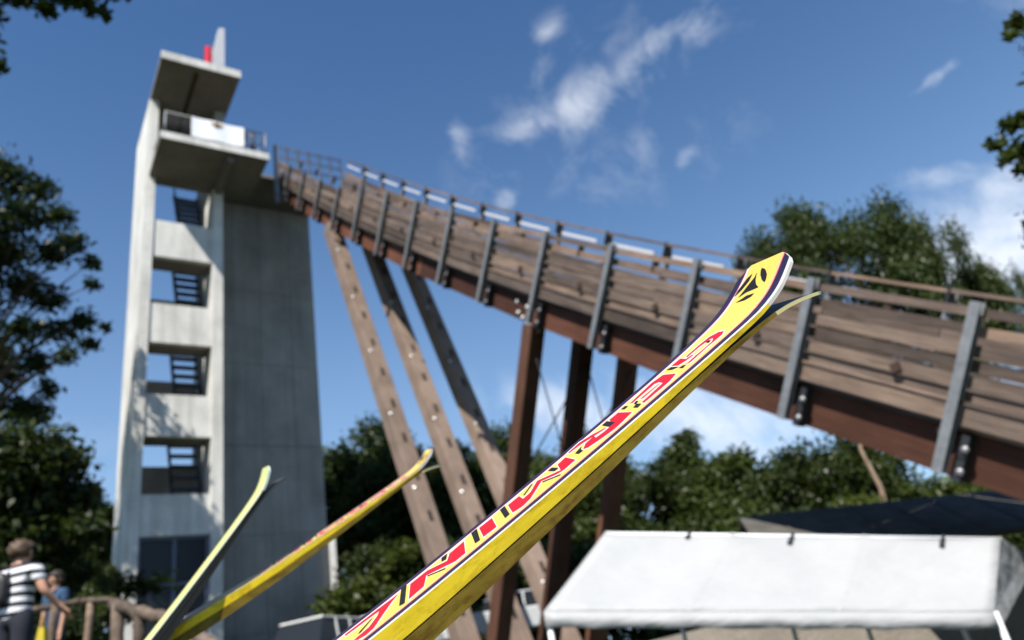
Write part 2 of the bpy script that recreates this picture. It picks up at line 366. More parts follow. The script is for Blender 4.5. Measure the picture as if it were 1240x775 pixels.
for e in (10.75, 12.35, 13.95):
    run('girder', M['girder'], e, .31, .22, .62, [-.6, 3.9, 9.25, 14.1, 19.3, 24.4, 29.5, S_TOP], 0, 0)
# near side cladding: stepped planks and two open top rails
lv = [(.875, .265, 10.445), (1.11, .135, 10.50), (1.30, .165, 10.46), (1.51, .16, 10.51), (1.72, .165, 10.475)]
for p, hgt, e in lv: run('plank', M['plank'], e, p, .05, hgt, bays, .012)
low_bays = [s for s in bays if s < 25]
run('top_rail', M['rail'], 10.50, 1.99, .05, .14, low_bays, .012); run('top_rail', M['rail'], 10.47, 2.23, .06, .12, low_bays, .012)
# ledge strip on the lowest plank
run('ledge', M['rail'], 10.42, 1.03, .07, .035, bays, .004)
# far side
for p, hgt in ((.85, .30), (1.12, .2), (1.36, .21), (1.6, .2), (1.85, .21)): run('plank', M['plank'], 14.22, p, .05, hgt, bays, .01)
run('white_rail_board', M['white_board'], 14.17, 2.34, .03, .10, bays, .006, .38)
run('handrail', M['rail'], 14.2, 2.64, .06, .07, bays, .006, 0)
# inner faces of the near side are closed by the deck
run('deck_board', M['plank'], 12.35, .68, 3.55, .05, [-.6]+bays, .004)
# uprights: rolled steel sections standing off the girder
def ibeam(L, w, d, t=.014):
    b = MB()
    b.box((-w/2, -d/2, 0), (w/2, -d/2+t, L)); b.box((-w/2, d/2-t, 0), (w/2, d/2, L)); b.box((-t/2, -d/2+t, 0), (t/2, d/2-t, L)); return b.mesh('upright')
UPM = ibeam(2.3, .145, .13); UPM.materials.append(M['galv']); UPS = ibeam(1.85, .13, .13); UPS.materials.append(M['galv'])
bolt_me = MB(); bolt_me.tube([(0, 0, 0), (0, -.03, 0), (0, -.05, 0)], [.055, .05, .02], 10); bolt_me = bolt_me.mesh('bolt'); bolt_d = bolt_me.copy(); bolt_me.materials.append(M['bolt']); bolt_d.materials.append(M['bolt_dull'])
plate_me = MB(); plate_me.box((-.06, -.09, -.16), (.06, .09, .16)); plate_me = plate_me.mesh('bracket'); plate_me.materials.append(M['steel_dark'])
def frame_mat(e, s, p):
    a, b = tang(s); x = Vector((H[0]*a, H[1]*a, b)); z = Vector((-H[0]*b, -H[1]*b, a)); y = Vector(E1); o = RP(e, s, p)
    x = -x                                        # x downhill so that (x, y, z) is right handed
    return Matrix(((x.x, y.x, z.x, o[0]), (x.y, y.y, z.y, o[1]), (x.z, y.z, z.z, o[2]), (0, 0, 0, 1)))
def put(name, me, mtx, parent):
    o = bpy.data.objects.new(name, me); COL.objects.link(o); o.parent = parent; o.matrix_parent_inverse = Matrix.Translation(parent_base(parent)).inverted(); o.matrix_basis = mtx; return o
for s in S_UP:
    put('upright', UPM if s < 24 else UPS, frame_mat(10.35, s, .06), ramp_o)
    for p in (.16, .46): 
        put('bracket', plate_me, frame_mat(10.55, s-.14, p), ramp_o); put('bolt', bolt_d, frame_mat(10.46, s-.17, p-.02), ramp_o)
    put('far_post', UPM, frame_mat(14.33, s, .35), ramp_o)
    beam('joist_end', M['dark_wood'], ramp_o, RP(10.38, s+.75, 1.28), RP(10.47, s+.75, 1.28), .13, .13, up=(0, 0, 1))
    beam('cross_joist', M['dark_wood'], ramp_o, RP(10.5, s+.1, .58), RP(14.2, s+.1, .58), .14, .16, up=(0, 0, 1))
    pm = MB(); pm.tube([RP(14.2, s, 2.3), RP(14.2, s, 2.70)], .05, 6); pm.build('handrail_post', M['steel_dark'], ramp_o)
    pm = MB(); pm.box((-.05, -.05, 0), (.05, .05, .3)); put('rail_bracket', pm.mesh('rail_bracket'), frame_mat(10.52, s-1.0, 1.95), ramp_o).data.materials.append(M['dark_wood'])
# bolt group on the girder over the middle bent
for (ds, p) in ((0, .2), (.22, .38), (.5, .16), (.62, .42), (-.3, .3), (.3, .08)):
    put('bolt', bolt_me, frame_mat(10.64, 13.9+ds, p), ramp_o)
# railing across the top end of the ramp
trl = empty('start_railing', W3(12.4, 33.5, 27.55), 'steel railing across the top end of the ramp beside the platform', 'railing')
for i in range(7): tube('post', W3(10.5+.62*i, 33.45, 27.0), W3(10.5+.62*i, 33.45, 30.7), .055, M['steel_dark'], trl)
for z in (29.3, 29.95, 30.6): tube('rail', W3(10.4, 33.45, z), W3(14.3, 33.45, z), .04, M['rail'], trl)
esb('end_post', M['galv'], trl, 10.2, 10.42, 32.75, 32.95, 26.3, 30.1)['label'] = 'wide pale grey end post'
# support legs: two bents of three
def leg(e, s0, z0, s1, z1, w, mt, holes):
    a, b = Vector(W3(e, s0, z0)), Vector(W3(e, s1, z1))
    L = (b-a).length; x = (b-a)/L; y = Vector(E1); z = x.cross(y)
    mb = MB(); ch = .02
    prof = [(-w/2+ch, -w/2), (w/2-ch, -w/2), (w/2, -w/2+ch), (w/2, w/2-ch), (w/2-ch, w/2), (-w/2+ch, w/2), (-w/2, w/2-ch), (-w/2, -w/2+ch)]
    vs = [(px_, py_, 0) for px_, py_ in prof]+[(px_, py_, L) for px_, py_ in prof]
    mb.add(vs, [tuple(range(8))[::-1], tuple(range(8, 16))]+[(i, (i+1) % 8, 8+(i+1) % 8, 8+i) for i in range(8)])
    me = mb.mesh('support_leg'); me.materials.append(mt)
    mw = Matrix(((y.x, z.x, x.x, a.x), (y.y, z.y, x.y, a.y), (y.z, z.z, x.z, a.z), (0, 0, 0, 1)))
    o = put('support_leg', me, mw, ramp_o)
    LOCAL[0] = True
    for k in range(holes):
        t = 1.6+k*(L-2.2)/max(1, holes)
        h = MB(); sgn = 1 if z.dot(Vector(H)) < 0 else -1
        h.box((-.065, -.02, -.2), (.065, .02, .2)); q = h.build('slot', M['near_black'], o); q.location = (0, sgn*(w/2-.015), t)
        if k % 2 == 0:
            c = bpy.data.objects.new('bolt', bolt_me); COL.objects.link(c); c.parent = o; c.location = (-w*.38, sgn*(w/2), t+.5); c.rotation_euler = (0, 0, math.pi if sgn > 0 else 0)
    LOCAL[0] = False
    return o
for e in (10.75, 12.35, 13.95):
    s0 = 26.8; g = ground_z(*W3(e, 19, 0)[:2]); zt = zg(s0)+.2
    leg(e, s0-.39*(zt-21.5)*-1*0, zt-.15, s0-.392*(21.4-(g-.3)), g-.3, .58, M['leg'], 12)
    s0 = 13.9; g = ground_z(*W3(e, 18, 0)[:2])
    leg(e, s0, zg(s0)-.02, s0+.61*(9.1-(g-.3)), g-.3, .44, M['leg_brown'], 0)
    st = MB(); st.box((-.16, -.16, -.2), (.16, .16, .12)); st.build('leg_cap', M['galv'], ramp_o).matrix_basis = Matrix.Translation(Vector(W3(e, s0+.05, zg(s0)-.08)))
for (ea, eb) in ((10.75, 12.35), (12.35, 13.95)):
    for (fa, fb) in ((.3, 2.9), (2.9, .3)):
        tube('brace_rod', W3(ea, 13.9+.61*fa, 9.0-fa), W3(eb, 13.9+.61*fb, 9.0-fb), .02, M['steel_dark'], ramp_o)

# ------------------------------------------------------------------ skis
# lettering outlines on the ski top: (distance along the ski, fraction across it)
DECAL = {
 'red': [('A1',[(0.043,0.762),(0.0361,0.656),(0.0271,0.441),(0.0205,0.257),(0.0129,0.235),(0.0047,0.285),(-0.0015,0.385),(0.0141,0.419),(0.0214,0.574),(0.0228,0.682),(0.0175,0.703),(-0.0083,0.734),(-0.0134,0.748),(-0.0153,0.819),(0.0197,0.804),(0.031,0.786)]), ('N1',[(0.0557,0.776),(0.0742,0.766),(0.0953,0.537),(0.0989,0.725),(0.1151,0.745),(0.1133,0.289),(0.1025,0.29),(0.097,0.351),(0.0731,0.614),(0.0704,0.311),(0.055,0.285)]), ('I1',[(0.1326,0.776),(0.1471,0.758),(0.1465,0.306),(0.1326,0.329)]), ('M1',[(0.1653,0.74),(0.1782,0.733),(0.1788,0.514),(0.1872,0.528),(0.1996,0.745),(0.2108,0.56),(0.2193,0.423),(0.2228,0.707),(0.2331,0.737),(0.2343,0.343),(0.2206,0.333),(0.2145,0.379),(0.2014,0.594),(0.1834,0.314),(0.1743,0.272),(0.1641,0.335)]), ('R1',[(0.2868,0.746),(0.2977,0.737),(0.299,0.33),(0.2865,0.286),(0.2762,0.267),(0.2602,0.336),(0.2499,0.403),(0.2469,0.488),(0.254,0.621),(0.2643,0.632),(0.2629,0.517),(0.2716,0.478),(0.2824,0.49)]), ('R2',[(0.2774,0.563),(0.2739,0.55),(0.2518,0.725),(0.2385,0.769),(0.2386,0.824),(0.2534,0.844),(0.2659,0.742)]), ('E1',[(0.3412,0.773),(0.353,0.7),(0.3525,0.355),(0.3406,0.283),(0.3114,0.299),(0.3126,0.386),(0.3394,0.424),(0.3415,0.57),(0.3389,0.641),(0.3116,0.632),(0.3103,0.701)]), ('E2',[(0.3383,0.525),(0.3391,0.492),(0.3182,0.484),(0.3172,0.548)]), ('G1',[(0.406,0.309),(0.3977,0.316),(0.3872,0.333),(0.3761,0.321),(0.3675,0.32),(0.3654,0.399),(0.3692,0.383),(0.3765,0.39),(0.3862,0.376),(0.3972,0.369),(0.4032,0.443),(0.4022,0.494),(0.3919,0.557),(0.3776,0.572),(0.3793,0.636),(0.395,0.629),(0.4072,0.585),(0.4124,0.473),(0.4116,0.36)]), ('G2',[(0.3664,0.764),(0.3776,0.741),(0.375,0.557),(0.381,0.513),(0.3793,0.462),(0.3717,0.495),(0.3654,0.567)])],
 'black': [('A2',[(0.0167,0.625),(0.0061,0.459),(0.0029,0.458),(0.0038,0.509),(0.0142,0.624)]), ('N2',[(0.0903,0.808),(0.0965,0.792),(0.0948,0.616),(0.0898,0.659)]), ('N3',[(0.0743,0.577),(0.0927,0.332),(0.0926,0.301),(0.0743,0.543)]), ('N4',[(0.0455,0.872),(0.0515,0.858),(0.051,0.27),(0.0452,0.312)]), ('I2',[(0.124,0.825),(0.1304,0.821),(0.1291,0.321),(0.1239,0.344)]), ('M2',[(0.157,0.809),(0.1626,0.81),(0.1616,0.372),(0.1563,0.356)]), ('M3',[(0.1809,0.628),(0.1933,0.785),(0.1952,0.767),(0.1822,0.598)]), ('M4',[(0.2129,0.769),(0.2178,0.776),(0.2203,0.556),(0.2159,0.557)]), ('M5',[(0.2017,0.55),(0.2157,0.285),(0.2149,0.254),(0.2009,0.516)]), ('R3',[(0.2788,0.772),(0.2848,0.775),(0.2847,0.474),(0.2778,0.477)]), ('R4',[(0.2401,0.574),(0.2498,0.635),(0.2461,0.549),(0.2455,0.434),(0.2409,0.454)]), ('E3',[(0.3023,0.767),(0.3072,0.755),(0.3068,0.649),(0.3024,0.657)]), ('E4',[(0.3049,0.452),(0.3105,0.491),(0.3104,0.349),(0.305,0.317)]), ('E5',[(0.3105,0.57),(0.3146,0.596),(0.3139,0.514),(0.3099,0.5)]), ('G3',[(0.3602,0.765),(0.3643,0.724),(0.3632,0.501),(0.3596,0.606)]), ('G4',[(0.3607,0.459),(0.3638,0.438),(0.3651,0.367),(0.3599,0.341)]), ('G5',[(0.3975,0.503),(0.4004,0.498),(0.4003,0.442),(0.3964,0.416)])],
 'logo': [('a',[(0.4904,0.526),(0.4889,0.475),(0.4865,0.428),(0.4801,0.357),(0.4746,0.333),(0.471,0.331),(0.4729,0.372),(0.4757,0.419),(0.4821,0.49),(0.4874,0.525)]), ('b',[(0.4804,0.69),(0.4714,0.757),(0.4652,0.844),(0.4727,0.844),(0.4841,0.769),(0.488,0.689)]), ('c',[(0.4784,0.552),(0.4719,0.487),(0.4673,0.407),(0.4659,0.614),(0.462,0.736),(0.4738,0.669),(0.4825,0.599),(0.4875,0.599)]), ('d',[(0.4576,0.45),(0.4553,0.545),(0.4557,0.716),(0.4612,0.569),(0.4611,0.426)])],
 'white': [('A1',[(0.0444,0.769),(0.0371,0.616),(0.0281,0.404),(0.0215,0.221),(0.0138,0.199),(0.0054,0.25),(-0.0033,0.401),(0.0131,0.457),(0.0203,0.612),(0.0217,0.665),(0.0184,0.661),(-0.0073,0.692),(-0.0131,0.708),(-0.0172,0.863),(0.0188,0.848),(0.0301,0.83)]), ('N1',[(0.0547,0.821),(0.0737,0.81),(0.0947,0.581),(0.0982,0.769),(0.1162,0.789),(0.114,0.251),(0.1027,0.253),(0.0972,0.314),(0.0739,0.569),(0.0712,0.274),(0.0542,0.255)]), ('I1',[(0.1318,0.821),(0.148,0.802),(0.1472,0.266),(0.1318,0.293)]), ('M1',[(0.1646,0.785),(0.1789,0.778),(0.1795,0.557),(0.1872,0.57),(0.1998,0.792),(0.2113,0.601),(0.2191,0.475),(0.2225,0.75),(0.234,0.783),(0.2353,0.308),(0.2201,0.294),(0.2141,0.34),(0.2011,0.55),(0.1835,0.276),(0.1742,0.234),(0.1633,0.301)]), ('R1',[(0.2867,0.793),(0.299,0.782),(0.3,0.307),(0.2857,0.247),(0.2754,0.229),(0.2595,0.297),(0.2492,0.364),(0.2453,0.484),(0.2544,0.664),(0.2658,0.677),(0.2642,0.556),(0.2723,0.519),(0.2823,0.531)]), ('R2',[(0.2789,0.557),(0.2731,0.508),(0.2511,0.681),(0.2375,0.726),(0.2378,0.868),(0.254,0.891),(0.2668,0.786)]), ('E1',[(0.3425,0.818),(0.3546,0.742),(0.3536,0.337),(0.3395,0.244),(0.3099,0.26),(0.3122,0.424),(0.339,0.461),(0.3399,0.533),(0.3375,0.598),(0.3104,0.589),(0.309,0.718)]), ('E2',[(0.3397,0.568),(0.3403,0.476),(0.3169,0.443),(0.316,0.569)]), ('G1',[(0.4046,0.274),(0.3962,0.28),(0.3858,0.296),(0.3748,0.283),(0.3661,0.282),(0.3643,0.415),(0.3706,0.422),(0.3779,0.429),(0.3877,0.414),(0.3985,0.406),(0.4013,0.437),(0.4005,0.457),(0.3904,0.517),(0.3757,0.532),(0.3794,0.678),(0.3966,0.669),(0.409,0.622),(0.4143,0.507),(0.4129,0.351)]), ('G2',[(0.3656,0.794),(0.3794,0.783),(0.3768,0.596),(0.3831,0.549),(0.3788,0.419),(0.3702,0.455),(0.3638,0.528)])],
}
SKI_W = .11
S_GRID = np.linspace(-2.2, .9, 1551)
def ski_profile():
    kn = [-2.2, -.9, -.3, -.1, .08, .2, .28, .34, .39, .43, .47, .51, .8]
    ph = [.085, .085, .06, -.0122, .0296, .0428, .0524, .0568, .0757, .1044, .4516, .5736, .5736]
    ph = np.interp(S_GRID, kn, ph); k = np.hanning(31); k /= k.sum(); ph = np.convolve(np.pad(ph, 15, mode='edge'), k, 'valid')
    d = np.diff(S_GRID)
    x = np.concatenate([[0], np.cumsum((np.cos(ph[1:])+np.cos(ph[:-1]))/2*d)]); z = np.concatenate([[0], np.cumsum((np.sin(ph[1:])+np.sin(ph[:-1]))/2*d)])
    x -= np.interp(0, S_GRID, x); z -= np.interp(0, S_GRID, z)
    return x, z, ph
PX_, PZ_, PPH = ski_profile()
AXA = .085                                       # the two skis of a pair meet base to base along this axis
def ski_thick(s): return np.interp(s, [-2.2, -.8, -.1, .08, .22, .36, .45, .52], [.012, .022, .0191, .0142, .0096, .0052, .0032, .0025])
def ski_width(s): return SKI_W*np.interp(s, [-2.2, -1.0, 0, .34, .39, .43, .46, .49], [1.0, .93, .98, 1, 1.05, 1.13, 1.12, 1.03])
def ski_pt(s, v, dz=0.0):                        # local: X along the pair's axis, Y across, Z off the base
    x = np.interp(s, S_GRID, PX_); z = np.interp(s, S_GRID, PZ_); ph = np.interp(s, S_GRID, PPH)
    x = x-math.sin(ph)*dz; z = z+math.cos(ph)*dz
    x0 = .2; z0 = -.0043; c, sn = math.cos(AXA), math.sin(AXA)
    return ((x-x0)*c+(z-z0)*sn+.2, (v-.5)*ski_width(s), -(x-x0)*sn+(z-z0)*c)
def ski_mid(s):                                   # line where the bases of a strapped pair meet
    q = min(s, .33); x, _, z = ski_pt(q, .5, -float(ski_thick(q)))
    x2, _, z2 = ski_pt(.30, .5, -float(ski_thick(.30))); x3, _, z3 = ski_pt(.33, .5, -float(ski_thick(.33)))
    if s > .33: x += (s-.33)*(x3-x2)/.03; z += (s-.33)*(z3-z2)/.03
    return x, z
def ski_pt2(s, v, dz=0.0):                        # the partner ski, mirrored in that line
    x, y, z = ski_pt(s, v, dz); a = ski_mid(s-.01); b = ski_mid(s+.01); tx, tz = b[0]-a[0], b[1]-a[1]; k = math.hypot(tx, tz); nx, nz = -tz/k, tx/k
    m_ = ski_mid(s); d = (x-m_[0])*nx+(z-m_[1])*nz; return (x-2*d*nx-.0012*nx, y, z-2*d*nz-.0012*nz)
TAILS = -1.75
def s_end(v): return float(np.interp(v, [0, .06, .2, .5, .8, .94, 1], [.485, .492, .4995, .504, .4995, .492, .485]))
STN_ = np.concatenate([np.linspace(TAILS, -.1, 30), np.arange(-.09, .452, .01)]); NTIP = 9
VC = [0, .05, .165, .18, .225, .80, .825, .86, .875, 1.0]
#      white navy red  cream field  cream white red navy
VM = [1, 2, 3, 4, 0, 4, 1, 3, 2]
def ski_body_mesh(name, vmats, pt=None, tail=None):
    pt = pt or ski_pt; STN = STN_ if tail is None else STN_[STN_ > tail]
    mb = MB()
    def sv(i, v):
        if i < len(STN): return STN[i]
        k = (i-len(STN)+1)/NTIP; return .45+(s_end(v)-.45)*k
    n = len(STN)+NTIP; cols = VC
    top = [[pt(sv(i, v), v) for v in cols] for i in range(n)]
    bot = [[pt(sv(i, v), v, -float(ski_thick(sv(i, v)))) for v in cols] for i in range(n)]
    nc = len(cols); V = [p for r in top for p in r]+[p for r in bot for p in r]; O = n*nc
    Fs, Ms = [], []
    for i in range(n-1):
        for j in range(nc-1):
            Fs.append((i*nc+j, (i+1)*nc+j, (i+1)*nc+j+1, i*nc+j+1)); Ms.append(vmats[j])
            Fs.append((O+i*nc+j, O+i*nc+j+1, O+(i+1)*nc+j+1, O+(i+1)*nc+j)); Ms.append(5)
        side = 6 if sv(i, 0) < .435 else 1
        Fs.append((i*nc, O+i*nc, O+(i+1)*nc, (i+1)*nc)); Ms.append(side)
        Fs.append((i*nc+nc-1, (i+1)*nc+nc-1, O+(i+1)*nc+nc-1, O+i*nc+nc-1)); Ms.append(side)
    for j in range(nc-1):
        a = (n-1)*nc+j; Fs.append((a, O+a, O+a+1, a+1)); Ms.append(1)
        Fs.append((j, j+1, O+j+1, O+j)); Ms.append(6)
    mb.v = V; mb.f = Fs; mb.m = Ms
    me = mb.mesh(name); return me
def gloss(name, c, rough=.32, var=.06, spec=.45, grime=.0):
    mt, n, l, b = mat(name, rough, spec)
    f = noise(n, l, 30, 6, .6, mapping=(1, 6, 6)); sc = noise(n, l, 120, 3, .6, mapping=(.15, 5, 5))
    col = ramp(n, l, f, [(.3, tuple(x*(1-var) for x in c)), (.7, tuple(min(1, x*(1+var)) for x in c))])
    if grime:
        g = noise(n, l, 16, 8, .75, mapping=(1.5, 5, 5))
        gm = ramp(n, l, g, [(.46, (1, 1, 1)), (.60, (.50, .40, .26)), (.72, (.16, .12, .08))])
        col = mixc(n, l, col, gm, grime, 'MULTIPLY')
    l.new(col, b.inputs['Base Color']); bump(n, l, b, sc, .06, .001)
    r = ramp(n, l, sc, [(.35, (rough*.75,)*3), (.75, (min(1, rough*1.6),)*3)]); l.new(r, b.inputs['Roughness']); return mt
SK = dict(yellow=gloss('ski_yellow', (.66, .49, .085), .34, .08, .4), white=gloss('ski_white', (.64, .62, .57)), navy=gloss('ski_navy', (.018, .014, .045), .42, .06, .22),
          redl=gloss('ski_red_line', (.55, .035, .03)), cream=gloss('ski_cream', (.66, .40, .22)), base=gloss('ski_base', (.03, .03, .03), .5),
          side=gloss('ski_sidewall', (.92, .66, .03), .34, .10, .45, .6), red=gloss('ski_letter_red', (.56, .007, .018), .42, .08, .18), black=gloss('ski_letter_black', (.012, .012, .014), .5, .06, .15))
MATS_A = [SK['yellow'], SK['white'], SK['navy'], SK['redl'], SK['cream'], SK['base'], SK['side']]
BODY_A = ski_body_mesh('ski_body', VM); BODY_B = ski_body_mesh('ski_body', VM, ski_pt2)
for q in MATS_A: BODY_A.materials.append(q)
for q in [SK['yellow'], gloss('ski_cream_edge', (.70, .62, .30))]+MATS_A[2:6]+[gloss('ski_dark_gold', (.22, .15, .02), .45, .2, .35, .8)]: BODY_B.materials.append(q)  # partner ski: cream tip edge and a darker gold sidewall
def decal_mesh(name, polys, dz, mt):
    bm = bmesh.new()
    for P in polys:
        tri = tessellate_polygon([[Vector((a, b, 0)) for a, b in P]])
        vs = [bm.verts.new((a, b, 0)) for a, b in P]
        for t in tri:
            try: bm.faces.new([vs[i] for i in t])
            except ValueError: pass
    lo = min(a for P in polys for a, b in P); hi = max(a for P in polys for a, b in P)
    s = math.floor(lo*100)/100+.01
    while s < hi:
        bmesh.ops.bisect_plane(bm, geom=bm.verts[:]+bm.edges[:]+bm.faces[:], plane_co=(s, 0, 0), plane_no=(1, 0, 0), dist=1e-6); s += .01
    for v in bm.verts: v.co = Vector(ski_pt(v.co.x, v.co.y, dz))
    me = bpy.data.meshes.new(name); bm.to_mesh(me); bm.free(); me.materials.append(mt); return me
LET = []
for L in 'GERMINA':
    red = [P for n_, P in DECAL['red'] if n_[0] == L]; wh = [P for n_, P in DECAL['white'] if n_[0] == L]; bl = [P for n_, P in DECAL['black'] if n_[0] == L]
    LET.append((decal_mesh('letter_outline', wh, .00012, SK['white']), decal_mesh('letter', red, .00028, SK['red']), decal_mesh('letter_shadow', bl, .00040, SK['black'])))
EMB = decal_mesh('emblem', [P for n_, P in DECAL['logo']], .0003, SK['black'])
# a plainer pale ski for the third pair
pale = gloss('ski_pale_yellow', (.62, .64, .22)); palew = gloss('ski_pale_white', (.55, .62, .55)); blk = gloss('ski_black_side', (.018, .018, .018), .45)
BODY_C = ski_body_mesh('ski_body_pale', [6, 1, 0, 0, 0, 0, 0, 0, 6], None, -1.2)
for q in [pale, palew, blk, blk, pale, SK['base'], blk]: BODY_C.materials.append(q)
BODY_D = ski_body_mesh('ski_body_black', [0]*9, ski_pt2, -1.2)
for q in [blk, blk, blk, blk, blk, SK['base'], blk]: BODY_D.materials.append(q)

def axis_matrix(origin, ax, w):
    x = Vector(ax).normalized(); y = Vector(w); y = (y-x*y.dot(x)).normalized(); z = x.cross(y)
    return Matrix(((x.x, y.x, z.x, origin[0]), (x.y, y.y, z.y, origin[1]), (x.z, y.z, z.z, origin[2]), (0, 0, 0, 1)))
def ski(mtx, label, body, letters, group=None):
    o = bpy.data.objects.new('jumping_ski', None); COL.objects.link(o); o.matrix_basis = mtx; o.empty_display_size = .1
    tag(o, label, 'ski', group)
    def part(n_, me, par):
        c = bpy.data.objects.new(n_, me); COL.objects.link(c); c.parent = par; return c
    b = part('body', body, o)
    if letters:
        for a_, r_, k_ in LET:
            w_ = part('letter_outline', a_, b); part('letter', r_, b); part('letter_shadow', k_, b)
        part('emblem', EMB, b)
    return o
def c2w(v): return RC @ np.array(v, float)
# near pair: axis frame recovered in camera space (x right, y down, z ahead)
def near_pair():
    px, py, z0, a, b, r = 430.797, 769.302, .64098, .62216, .16085, -1.5922
    P0 = np.array([(px-620)/F_PX, (py-387.5)/F_PX, 1])*z0
    d = np.array([math.cos(b)*math.cos(a), -math.cos(b)*math.sin(a), math.sin(b)])
    u = np.cross(d, [0, 0, 1.]); u /= np.linalg.norm(u); v = np.cross(d, u); w = math.cos(r)*u+math.sin(r)*v; n = np.cross(d, w)
    ax = math.cos(AXA)*d+math.sin(AXA)*n
    org = P0+.2*d-.0043*n-.2*ax
    return CAM+c2w(org), c2w(ax), c2w(w)
o_, ax_, w_ = near_pair()
NM = axis_matrix(o_, ax_, w_)
ski(NM, 'sharp yellow jumping ski with red lettering and rounded tip, nearest of all', BODY_A, True)
ski(NM, 'nearest yellow jumping ski strapped base to base under the sharp lettered ski', BODY_B, False)
def pair(tip_px, tip_d, low_px, low_d, turn):    # turn: how far the top is rolled towards the viewer (radians)
    T = at(*tip_px, tip_d); B = at(*low_px, low_d); ax = T-B; ax /= np.linalg.norm(ax); r = (T+B)/2-CAM
    w0 = r-ax*(ax @ r); w0 /= np.linalg.norm(w0); n0 = np.cross(ax, w0)
    return axis_matrix(T-ax*.5, ax, math.cos(turn)*w0+math.sin(turn)*n0)
P2 = pair((527, 553), 1.95, (217, 778), 1.70, .10)
ski(P2, 'blurred yellow jumping ski with pink lettering, upper of the middle pair', BODY_A, True)
ski(P2, 'blurred yellow jumping ski, lower of the middle pair', BODY_B, False)
P3 = pair((333, 571), 1.85, (188, 778), 1.65, .12)
ski(P3, 'pale yellow-green jumping ski with black sides, left of the yellow pairs', BODY_C, False)
ski(P3, 'black jumping ski strapped behind the pale yellow-green one', BODY_D, False)

